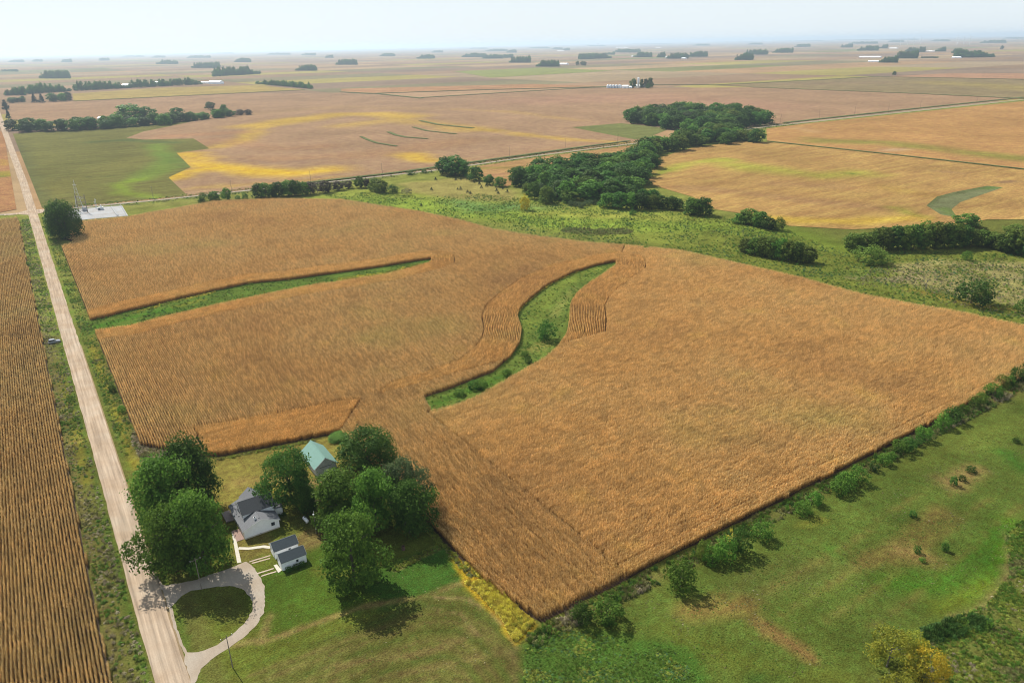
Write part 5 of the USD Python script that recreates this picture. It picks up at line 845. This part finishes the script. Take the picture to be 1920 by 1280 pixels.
pr = np.array([[0, 0], [.42, 0], [.42, .38], [.45, .41], [.42, .44], [.42, .78], [.45, .81], [.42, .84], [.42, 1.2], [.38, 1.2], [.38, .3], [0, .3]]); q = trimesh.creation.revolve(pr, sections=18); q.apply_translation([61.5, 147.3, 0]); dr.add('drum', q, m_rust)
dr.add('rim', trimesh.creation.torus(.42, .03, 18, 6).apply_translation([61.5, 147.3, 1.2]), m_rust)

# ------------------------------------------------------------------ utility poles
def utility_pole(xy, hgt, label, group=None, arms=1, ax=0.0):
    p = Build('utility_pole', label, 'utility pole', (*xy, .03), group); x_, y_ = xy; c, s_ = math.cos(ax), math.sin(ax)
    p.add('pole', tube((x_, y_, 0), (x_, y_, hgt), .16 if hgt > 10 else .11, .11 if hgt > 10 else .08, 8), m_pole)
    for k in range(arms):
        z_ = hgt - .5 - k * 1.1; a = p.add('crossarm', tube((x_ - 1.3 * c, y_ - 1.3 * s_, z_), (x_ + 1.3 * c, y_ + 1.3 * s_, z_), .05, .05, 5), m_pole)
        for t_ in (-1.15, 0, 1.15): p.add('insulator', tube((x_ + t_ * c, y_ + t_ * s_, z_), (x_ + t_ * c, y_ + t_ * s_, z_ + .35), .07, .05, 6), m_metal, a)
for k, (px_, pb, pt_) in enumerate([(288, 374, 350), (435.5, 364, 337), (583, 343, 321), (717.5, 333, 306), (955, 299, 275), (1060, 277, 261), (1158, 278, 249), (1463, 233, 214), (1535, 227, 207), (1602, 217, 199), (1665, 212, 194), (1725, 203, 189), (1831, 193, 180)]):
    bq = at(px_, pb); utility_pole(bq[:2], min(height_to(bq, pt_), 17), ['leftmost utility pole along the crossroad, beside the hay field', 'utility pole by the crossroad, above the forked green tree', 'utility pole by the crossroad, above the dense tree row', 'utility pole by the crossroad, beside the grey sparse row', 'utility pole by the crossroad, right of the tall dark clump', 'utility pole by the crossroad, left of the small hay field', 'utility pole by the crossroad at the creek woods'][k] if k < 7 else f'thin utility pole along the upper right crossroad, {ORD[k - 7]} from the woodlot', None, 1, math.pi / 2)
utility_pole((15.0, 161.8), 9.0, 'utility pole on the grass island of the looping drive', None, 1, .1)
utility_pole((14.9, 132.4), 8.6, 'utility pole at the bottom edge beside the drive entrance', None, 1, .1)
utility_pole(at(1387, 239)[:2], 17, 'pale utility pole rising in front of the square woodlot', None, 1, 1.5)
# ------------------------------------------------------------------ substation
s0 = at(159, 396); tr = Build('transformer', 'grey ribbed transformer on the gravel pad under the steel frame', 'transformer', (s0[0], s0[1], .25))
X, Y = s0[:2]; tr.add('tank', bx(X - 1.6, X + 1.6, Y - 1.2, Y + 1.2, .3, 3.2), m_darkgrey)
for k in range(6): tr.add('radiator', bx(X - 1.5 + k * .55, X - 1.2 + k * .55, Y - 2.0, Y - 1.21, .5, 2.8), m_metal)
for k in range(3): tr.add('bushing', tube((X - 1 + k, Y, 3.2), (X - 1 + k * 1.0, Y, 4.6), .16, .08, 8), m_tank)
s1 = at(189, 394); sw = Build('switchgear', 'low grey switchgear cabinet at the middle of the gravel pad', 'switchgear', (s1[0], s1[1], .25)); X, Y = s1[:2]
sw.add('cabinet', bx(X - 2.2, X + 2.2, Y - 1.1, Y + 1.1, .25, 2.3), m_metal); sw.add('lid', bx(X - 2.3, X + 2.3, Y - 1.2, Y + 1.2, 2.302, 2.45), m_tank); sw.add('door', bx(X - 1.8, X - .2, Y - 1.16, Y - 1.102, .4, 2.1), m_darkgrey); sw.add('stand', bx(X + .2, X + 1.0, Y - .4, Y + .4, 2.452, 4.2), m_metal)
pA, pB = at(148, 397), at(165, 399.5); fr = Build('bus_frame', 'tall dark steel frame of two posts and beams over the transformer', 'steel frame', (pA[0], pA[1], .03))
for p_ in (pA, pB): fr.add('post', tube((p_[0], p_[1], 0), (p_[0], p_[1], 15), .32, .26, 8), m_pole)
for z_ in (8.5, 12.5): fr.add('beam', tube((pA[0], pA[1], z_), (pB[0], pB[1], z_), .22, .22, 6), m_pole)
for k in range(4): fr.add('insulator', tube(*(np.array([*(pA + (pB - pA) * (.2 + .2 * k))[:2], zz_]) for zz_ in (12.3, 10.8)), .12, .12, 6), m_metal)
pC = at(150, 392); lt = Build('lattice_tower', 'pale lattice tower rising behind the substation frame', 'lattice tower', (pC[0], pC[1], .03)); ht = 21.0
def leg(a, z): return np.array([pC[0] + a[0] * (2.6 - 2.2 * z / ht), pC[1] + a[1] * (2.6 - 2.2 * z / ht), z])
Q = [(-1, -1), (1, -1), (1, 1), (-1, 1)]
for a in Q: lt.add('leg', tube(leg(a, 0), leg(a, ht), .08, .06, 5), m_metal)
for k in range(8):
    z0_, z1_ = k * 3.0, k * 3.0 + 3.0; lt.add('bracing', cat([tube(leg(Q[i], z0_), leg(Q[(i + 1) % 4], z1_), .035, .035, 4) for i in range(4)] + [tube(leg(Q[(i + 1) % 4], z0_), leg(Q[i], z1_), .035, .035, 4) for i in range(4)]), m_metal)
lt.add('top_arm', tube(leg((-1, 0), ht) - [1.2, 0, 1], leg((1, 0), ht) + [1.2, 0, -1], .1, .1, 6), m_tank)
for i, (px_, py_, t_) in enumerate([(180, 391, 376), (182, 390.5, 372)]):
    q = at(px_, py_); lb = Build('strain_pole', ['left one of two thin pale poles behind the gravel pad', 'right and taller one of two thin pale poles behind the gravel pad'][i], 'pole', (q[0], q[1], .03)); hh_ = height_to(q, t_); lb.add('mast', tube((q[0], q[1], 0), (q[0], q[1], hh_), .2, .14, 6), m_metal); lb.add('insulator', tube((q[0] - .8, q[1], hh_ - 1), (q[0] + .8, q[1], hh_ - 1), .1, .1, 6), m_tank)
pf = np.array(pad.buffer(-1.2).exterior.simplify(1.0).coords); fc = Build('chain_link_fence', 'thin wire mesh fence around the substation pad', 'fence', (pf[0][0], pf[0][1], .25))
ring_ = LineString(pf)
for d_ in np.arange(0, ring_.length, 6.0): q = ring_.interpolate(d_); fc.add('post', tube((q.x, q.y, .2), (q.x, q.y, 2.4), .05, .05, 5), m_metal)
fc.add('rail', cat([tube((*a, z_), (*c_, z_), .03, .03, 4) for a, c_ in zip(pf[:-1], pf[1:]) for z_ in (.5, 1.4, 2.35)]), m_metal)

# ------------------------------------------------------------------ car
cb = at(102, 642.5); car = Build('parked_car', 'silver sport utility vehicle parked in the left ditch beside the gravel road', 'car', (cb[0], cb[1], .03)); X, Y = cb[0] - 2.35, cb[1]
def profile(pts, hw, y0=0): return prism([(X + x_, z_) for x_, z_ in pts], 'y', Y - hw, Y + hw)
car.add('body', profile([(0, .42), (.1, .95), (.25, 1.08), (3.2, 1.1), (4.5, .92), (4.68, .7), (4.66, .42), (3.95, .34), (.7, .34)], .92), m_silver)
car.add('cabin', prism([(X + .2, 1.08), (X + .45, 1.68), (X + .8, 1.76), (X + 2.5, 1.74), (X + 3.3, 1.1)], 'y', Y - .78, Y + .78), m_glassdark)
car.add('roof', bx(X + .6, X + 2.52, Y - .74, Y + .74, 1.765, 1.82), m_silver)
for x_ in (.98, 3.72):
    for s_ in (-1, 1):
        w_ = car.add('wheel', tube((X + x_, Y + s_ * .66, .35), (X + x_, Y + s_ * .94, .35), .35, .35, 16), m_rubber); car.add('rim', tube((X + x_, Y + s_ * .945, .35), (X + x_, Y + s_ * .955, .35), .2, .2, 10), m_metal, w_)
for s_ in (-.7, .7): car.add('headlight', bx(X + 4.6, X + 4.7, Y + s_ - .16, Y + s_ + .16, .68, .82), m_tank); car.add('tail_light', bx(X + .02, X + .12, Y + s_ - .12, Y + s_ + .12, .8, 1.0), m_red)
for s_ in (-1, 1):
    lo, hi = sorted((Y + s_ * .922, Y + s_ * .932)); car.add('door', bx(X + 1.35, X + 2.3, lo, hi, .45, 1.05), m_silver); car.add('door', bx(X + 2.34, X + 3.25, lo, hi, .45, 1.05), m_silver); car.add('mirror', bx(X + 2.9, X + 3.05, *sorted((Y + s_ * .92, Y + s_ * 1.08)), 1.05, 1.2), m_silver)
car.add('bumper', bx(X + 4.6, X + 4.75, Y - .85, Y + .85, .35, .6), m_darkgrey); car.add('bumper', bx(X - .05, X + .08, Y - .85, Y + .85, .4, .65), m_darkgrey)

# ------------------------------------------------------------------ far farm buildings
for i, (px_, w_) in enumerate([(1140, 8.5), (1145, 8.5), (1150.3, 8.5), (1156, 8.5), (1162, 11)]):
    q = at(px_, 165.6); g = Build('grain_bin', f'round steel grain bin on the far farm, {["leftmost of the five", "second from the left of the five", "middle one of the five", "fourth from the left of the five", "widest and rightmost of the five"][i]}', 'grain bin', (q[0], q[1], 0)); r_ = w_ / 2
    g.add('wall', tube((q[0], q[1], 0), (q[0], q[1], 7.5), r_, r_, 20), m_steelblue); g.add('roof', tube((q[0], q[1], 7.5), (q[0], q[1], 10), r_ + .15, .5, 20), m_steelblue); g.add('cap', tube((q[0], q[1], 10), (q[0], q[1], 10.5), .6, .5, 10), m_metal); g.add('door', bx(q[0] - .6, q[0] + .6, q[1] - r_ - .05, q[1] - r_ + .2, .2, 2.2), m_darkgrey)
def shed(px0, px1, py, depth, ze, zr, label, ax='x', nm='farm_shed', wm=None, rm=None):
    a, c_ = at(px0, py), at(px1, py); mid = (a + c_) / 2; L = np.linalg.norm(c_ - a); u = (c_ - a) / L; ang = math.atan2(u[1], u[0])
    t_ = thing(nm, label, 'shed', (mid[0], mid[1], .02), math.degrees(ang))
    obj('wall', prism([(0, 0), (depth, 0), (depth, ze), (depth / 2, zr), (0, ze)], 'x', -L / 2, L / 2), wm or m_white, t_)
    for s_, y_ in ((1, -.4), (-1, depth + .4)): obj('roof', roof_plane((-L / 2 - .4, y_, ze - .1), (L / 2 + .4, y_, ze - .1), (L / 2 + .4, depth / 2 + s_ * -.01, zr + .05), (-L / 2 - .4, depth / 2 + s_ * -.01, zr + .05), .15), rm or m_whitefar, t_)
    obj('door', bx(-2, 2, -.08, -.005, .1, min(ze - .4, 3.5)), m_barnwall, t_)
shed(1166.5, 1177.5, 166, 12, 5.5, 8.5, 'white machine shed beside the grain bins'); shed(1179.5, 1184.5, 166, 9, 4, 6, 'small white shed right of the machine shed by the grain bins')
shed(1190.5, 1203, 164.5, 10, 5, 8, 'pale farmhouse under the trees at the grain bins', nm='far_farmhouse'); shed(1203, 1209, 164, 9, 4.5, 7, 'white outbuilding right of the pale farmhouse at the grain bins')
q = at(1202, 165); st = Build('silo', 'tall white silo behind the trees at the grain bin farm', 'silo', (q[0], q[1] + 12, 0)); st.add('wall', tube((q[0], q[1] + 12, 0), (q[0], q[1] + 12, 25), 3, 3, 16), m_whitefar); st.add('dome', trimesh.creation.icosphere(2, 3).apply_translation([q[0], q[1] + 12, 25]), m_whitefar)
for k, bq, tq, wq in [('wood_dark_1', (1188, 165.5), 148, 13), ('wood_dark_2', (1203, 165.5), 148, 8), ('wood_grey_0', (1210, 165), 148, 9), ('wood_dark_0', (1219, 165), 146, 11), ('bush_dark_0', (1215, 166), 157, 10)]:
    plant_px(k, bq, tq, wq, {1188: 'spreading dark tree left in the grain bin farm', 1203: 'dark tree in front of the white silo', 1210: 'grey green tree in the middle of the grain bin farm', 1219: 'tallest tree at the right of the grain bin farm', 1215: 'dark bush under the trees of the grain bin farm'}[bq[0]], 'shrub' if k[:4] == 'bush' else 'tree')
shed(391, 412, 157.8, 24, 8, 13, 'long white barn at the right end of the long shelterbelt', nm='white_barn'); shed(377, 390, 157, 22, 5, 8, 'low grey annex left of the long white barn', rm=m_metal)
for i, (x0, x1, y_) in enumerate([(158, 188, 165.5), (190, 222, 164), (228, 258, 162), (285, 297, 157.5)]): shed(x0, x1, y_, 20, 5, 9, f'white livestock roof glimpsed behind the shelterbelt, {ORD[i]} from the left')
shed(183, 188, 226, 10, 4, 6.5, 'small white roof glimpsed inside the windbreak')
for i, (x0, x1, y_, lab) in enumerate([(1610, 1650, 108.5, 'long pale livestock shed, the upper of two'), (1627, 1646, 117, 'white livestock shed left of the low hedge'), (1675, 1679, 108.5, 'white gable beside the dark rounded grove'), (1667, 1681, 91.5, 'white roof between far groves at upper right'), (1735, 1748, 97.5, 'pale roof in the far farm at upper right'), (1750, 1755, 96.5, 'small white house of the far farm at upper right'), (1784, 1800, 109.5, 'pale shed at the left foot of the large forest block'), (1277, 1284, 110.8, 'white building in front of the middle far farm grove'), (1247, 1252, 108.5, 'small white house between the two far groves'), (1048, 1062, 121.5, 'white house right of the long far grove'), (1183, 1192, 107, 'white barns left of a far grove in the middle'), (1229, 1238, 90, 'tiny white roof near the horizon'), (1155, 1178, 89.5, 'long pale roof near the horizon'), (1045, 1056, 95.5, 'pale roof beside a small far grove')]):
    sc = max(1, 6e3 / (np.linalg.norm(at((x0 + x1) / 2, y_)))); shed(x0, x1, y_, 25, 5, 9, lab)

# wind turbines on the horizon
def turbine(px_, hpx, D, label_i):
    r_ = R @ np.array([px_ - CX, 95 - .0203 * px_ - CY, FPX]); u = r_[:2] / np.linalg.norm(r_[:2]); x_, y_ = u * D; hb = 95.0
    t_ = thing('wind_turbine', 'white three bladed wind turbine standing faint on the horizon', 'wind turbine', (x_, y_, 0), math.degrees(math.atan2(u[1], u[0])) - 90 + (label_i * 17) % 50, group='wind turbines on the horizon')
    obj('tower', tube((0, 0, 0), (0, 0, hb), 2.6, 1.6, 10), m_whitefar, t_); obj('nacelle', bx(-1.8, 1.8, -3, 6, hb, hb + 3.6), m_whitefar, t_); obj('hub', trimesh.creation.icosphere(1, 1.9).apply_translation([0, -4, hb + 1.8]), m_whitefar, t_)
    for k in range(3):
        a = k * 2.0944 + label_i * .7; e = np.array([math.sin(a), 0, math.cos(a)]); obj('blade', tube(np.array([0, -4, hb + 1.8]) + e * 1.2, np.array([0, -4, hb + 1.8]) + e * 46, 1.5, .4, 6), m_whitefar, t_)
for i, (px_, D) in enumerate([(1103, 15500), (1122, 16000), (1292, 15500), (1330, 16500), (1365, 15000), (1390, 16000), (1430, 15500), (1452, 16500), (1692, 13000), (1705, 14000), (1717, 13500), (1730, 14500), (1799, 12500), (1811, 13500), (1823, 12500)]): turbine(px_, 12, D, i)
# ------------------------------------------------------------------ weeds, tall grass and ground cover
G_lush = leafy('weed_green', [(.08, .15, .022), (.115, .2, .027), (.155, .25, .035)], trans=.35)
G_yg = leafy('weed_yellow_green', [(.18, .22, .04), (.25, .29, .045), (.33, .35, .06)], trans=.35)
G_olive = leafy('weed_olive', [(.15, .155, .055), (.2, .2, .07), (.26, .24, .09)], trans=.3)
G_tan = leafy('weed_tan', [(.24, .2, .12), (.33, .28, .17), (.42, .36, .24)], trans=.25)
G_teal = leafy('weed_blue_green', [(.07, .14, .05), (.095, .18, .065), (.13, .23, .08)], trans=.35)
G_gold = leafy('weed_golden', [(.46, .40, .06), (.60, .52, .08), (.7, .62, .12)], trans=.35)
G_dark = leafy('weed_dark', [(.035, .08, .016), (.055, .11, .022), (.075, .14, .03)], trans=.25)
def tuft(seed, n=44, Wd=1.0, H=.6, leaf=.13):
    r = np.random.default_rng(seed); a = r.uniform(0, 6.283, n); q = np.sqrt(r.uniform(0, 1, n)) * Wd / 2
    pt = np.column_stack([q * np.cos(a), q * np.sin(a), H * (1 - (2 * q / Wd) ** 2 * .75) * r.uniform(.25, 1.1, n)])
    return leaves(pt, np.column_stack([np.cos(a) * q, np.sin(a) * q, np.full(n, .9)]) * 1.2, leaf, r, .38)
def spike(seed, n=26):
    r = np.random.default_rng(seed); V = []; C = []
    for k in range(n):
        b = np.append(r.normal(0, .22, 2), 0); e = b + np.append(r.normal(0, .22, 2), r.uniform(.5, 1.05)); s = np.append(r.normal(0, 1, 2), 0); s *= .03 / np.linalg.norm(s); m = (b + e) / 2 + [0, 0, .12]
        V += [b - s, b + s, m + s * 1.6, m - s * 1.6, e + s * .5, e - s * .5]; C += [r.uniform()] * 6
    i = np.arange(n)[:, None] * 6; return np.array(V), np.vstack([np.hstack([i, i + 1, i + 2, i + 3]), np.hstack([i + 3, i + 2, i + 4, i + 5])]), np.array(C)
T1, T2, T3 = tuft(801), tuft(802, 60, 1.2, .5, .15), spike(803)
def weeds(name, area, n, mats, size, label, seed, catg='weeds', clump=0.0, keep=None, hz_=(.7, 1.3)):
    """plants scattered over an area, gathered in drifts; each mix entry is (material, share)"""
    r = np.random.default_rng(seed); area = area.buffer(0); x0, y0, x1, y1 = area.bounds; out = np.zeros((0, 2)); tries = 0
    while len(out) < n and tries < 60:
        q = r.uniform([x0, y0], [x1, y1], (n, 2)); q = q[shapely.contains_xy(area, q[:, 0], q[:, 1])]
        if clump: q = q[nz(q[:, 0], q[:, 1], clump, seed, 3) > r.uniform(.3, .72, len(q))]
        out = np.vstack([out, q]); tries += 1
    out = out[:n]; n = len(out); ms = [m for m, _ in mats]; sh = np.array([s_ for _, s_ in mats], float); cs = np.cumsum(sh / sh.sum())
    f_ = np.clip(nz(out[:, 0], out[:, 1], max(size * 9, 5), seed + 5, 3) * 1.7 - .35 + r.normal(0, .12, n), 0, .999); k = np.searchsorted(cs, f_)
    shp = r.integers(0, 3, n); s = size * r.uniform(.5, 1.45, n)
    return instancer(name, [(t_, m) for m in ms for t_ in (T1, T2, T3)], np.column_stack([out, np.full(n, .04)]), k * 3 + shp, r.uniform(0, 6.28, n), np.column_stack([s, s, s * r.uniform(*hz_, n)]), proto='plant', label=label, catg=catg)
creek = P((600, 366), (700, 385), (800, 400), (925, 431), (1000, 444), (1180, 462), (1280, 471), (1380, 494), (1500, 521), (1620, 552), (1800, 588), (1930, 614), (1960, 480), (1700, 470), (1590, 476), (1480, 436), (1360, 408), (1250, 396), (1140, 390), (1000, 372), (890, 364), (800, 372), (700, 360)).difference(main.buffer(1))
weeds('meadow_weeds', creek, 15000, [(G_olive, 1), (G_yg, 3), (G_lush, 3), (G_teal, 2), (G_yg, 1)], .85, 'rough green and yellow meadow plants along the creek behind the corn', 820, 'meadow plants', clump=16, hz_=(.6, 1.2))
weeds('cattails', line([(1075, 432), (1110, 436), (1162, 434)]).buffer(9), 1100, [(G_dark, 1), (G_olive, 3)], .8, 'dark oval patch of cattails in the meadow just beyond the corn', 821, 'cattails')
weeds('dry_grass', P((1640, 500), (1760, 492), (1930, 498), (1960, 600), (1850, 588), (1720, 552), (1600, 530)).difference(main.buffer(1)), 3200, [(G_tan, 3), (G_olive, 1), (G_yg, 2)], .6, 'pale dry grass around the leafless tree at the right', 822, 'dry grass', clump=9)
ditchL, ditchR = sbox(-6.4, 118, -.2, 690), sbox(8.2, 118, 13.7, 690).difference(drive.buffer(.5)).difference(sbox(7, 100, 15, 242))
weeds('ditch_weeds', ditchL, 4200, [(G_olive, 3), (G_tan, 2), (G_lush, 3), (G_yg, 2)], .62, 'green and grey weeds in the ditch left of the gravel road', 823, clump=7)
weeds('ditch_weeds', ditchR, 3000, [(G_olive, 2), (G_lush, 3), (G_yg, 3), (G_gold, .6)], .62, 'green and yellow weeds in the ditch between gravel road and golden corn', 824, clump=7)
weeds('corner_weeds', Polygon([(14, 262), (14.2, 246), (20, 238), (27, 228.5), (31, 224), (30, 219), (20, 226), (13, 236), (12, 250)]), 700, [(G_tan, 3), (G_olive, 2), (G_lush, 1)], .75, 'dead grey weeds at the corn corner above the roadside trees', 825)
gold_px = P((868, 1052), (885, 1060), (905, 1075), (1000, 1168), (965, 1205), (943, 1160), (890, 1105), (872, 1092), (905, 1088))
weeds('goldenrod', gold_px, 1500, [(G_yg, 1), (G_gold, 4)], .75, 'golden yellow weed strip along the corn edge beside the mown lawn', 826, 'goldenrod')
weeds('fence_row_weeds', LineString([(70, 102.8), (120, 102.9), (330, 103)]).buffer(2.3, cap_style='flat'), 4000, [(G_tan, 2), (G_olive, 3), (G_lush, 2), (G_dark, 2), (G_gold, .5)], 0.7, 'mixed weeds along the fence row below the golden corn', 827, clump=6, hz_=(.8, 1.8))
weeds('yard_edge_weeds', LineString([(70.9, 216), (70.8, 128)]).buffer(.9, cap_style='flat').union(LineString([(57, 141.5), (70, 143.5)]).buffer(1.1)).union(LineString([(33, 222), (62, 216)]).buffer(.7)), 1100, [(G_olive, 2), (G_yg, 2), (G_lush, 2)], .6, 'green weeds along the corn edge of the farmyard', 828)
brush = P((985, 1212), (1060, 1180), (1150, 1195), (1260, 1215), (1330, 1290), (980, 1320))
weeds('green_brush', brush, 6000, [(G_lush, 5), (G_teal, .7), (G_yg, 3)], 0.42, 'dense bright green brush at the bottom right of the corn corner', 829, 'brush', clump=6, hz_=(.3, .7))
rough = P((1935, 960), (1885, 1000), (1893, 1075), (1850, 1135), (1790, 1155), (1740, 1185), (1690, 1300), (1990, 1340), (2000, 960))
weeds('rough_grass', rough, 9000, [(G_tan, 1.2), (G_yg, 3), (G_lush, 3), (G_olive, 2)], .55, 'tall tangled grass filling the lower right corner', 830, 'tall grass', clump=5, hz_=(.5, 1.1))
weeds('dark_brush', line([(1748, 1192), (1800, 1172), (1838, 1166)]).buffer(2.2), 260, [(G_dark, 3), (G_lush, 1)], 1.2, 'dark green bramble patch at the lower right', 831, 'brush')
pasture = P((1010, 1195), (1300, 1085), (1500, 990), (1925, 775), (2000, 800), (1925, 950), (1880, 1010), (1885, 1080), (1780, 1150), (1500, 1270), (1300, 1280))
weeds('pasture_tufts', pasture.difference(brush), 4500, [(G_tan, 1), (G_olive, 3), (G_lush, 4), (G_yg, 2)], 0.26, 'short grass tufts over the grazed pasture at the right', 832, 'grass', clump=9, hz_=(.35, .8))
weeds('lawn_tufts', sbox(20, 100, 69, 140).union(sbox(30, 140, 69, 215)).difference(drive).difference(sbox(28, 174, 42, 193)).difference(sbox(32, 156, 40, 167)).difference(sbox(54, 193, 63, 208)), 3000, [(G_tan, 1), (G_olive, 3), (G_lush, 4)], 0.18, 'short uneven grass tufts over the farm lawn', 833, 'grass', clump=7, hz_=(.2, .5))
weeds('waterway_weeds', ww2.buffer(-.3), 1500, [(G_yg, 2), (G_lush, 4), (G_dark, 1)], 0.7, 'green weeds in the S-shaped grass waterway', 834, clump=6, hz_=(.4, .9))
weeds('waterway_weeds', ww1.buffer(-.2), 1300, [(G_yg, 1.5), (G_lush, 4), (G_teal, 1)], 0.7, 'green weeds in the narrow upper grass waterway', 835, clump=6)
weeds('verge_weeds', cross_line.buffer(13, cap_style='flat').difference(cross_line.buffer(3.6)).intersection(sbox(12, 600, 1000, 800)).difference(pad.buffer(2)), 4500, [(G_olive, 3), (G_lush, 2), (G_yg, 1)], 1.2, 'olive weeds on both verges of the crossroad', 836, clump=10, hz_=(.4, .9))
weeds('yellow_weeds', line([(965, 586), (990, 561), (1030, 532), (1080, 510)]).buffer(1.8), 600, [(G_yg, 2), (G_gold, 3)], .7, 'yellow weeds along the upper left bank of the S-shaped waterway', 838)
weeds('yellow_weeds', line([(250, 587), (330, 565), (400, 549)]).buffer(1.2).union(line([(640, 523), (720, 513), (785, 496)]).buffer(1.6)), 520, [(G_yg, 3), (G_gold, 2)], .7, 'yellow weeds along the banks of the narrow upper waterway', 839)
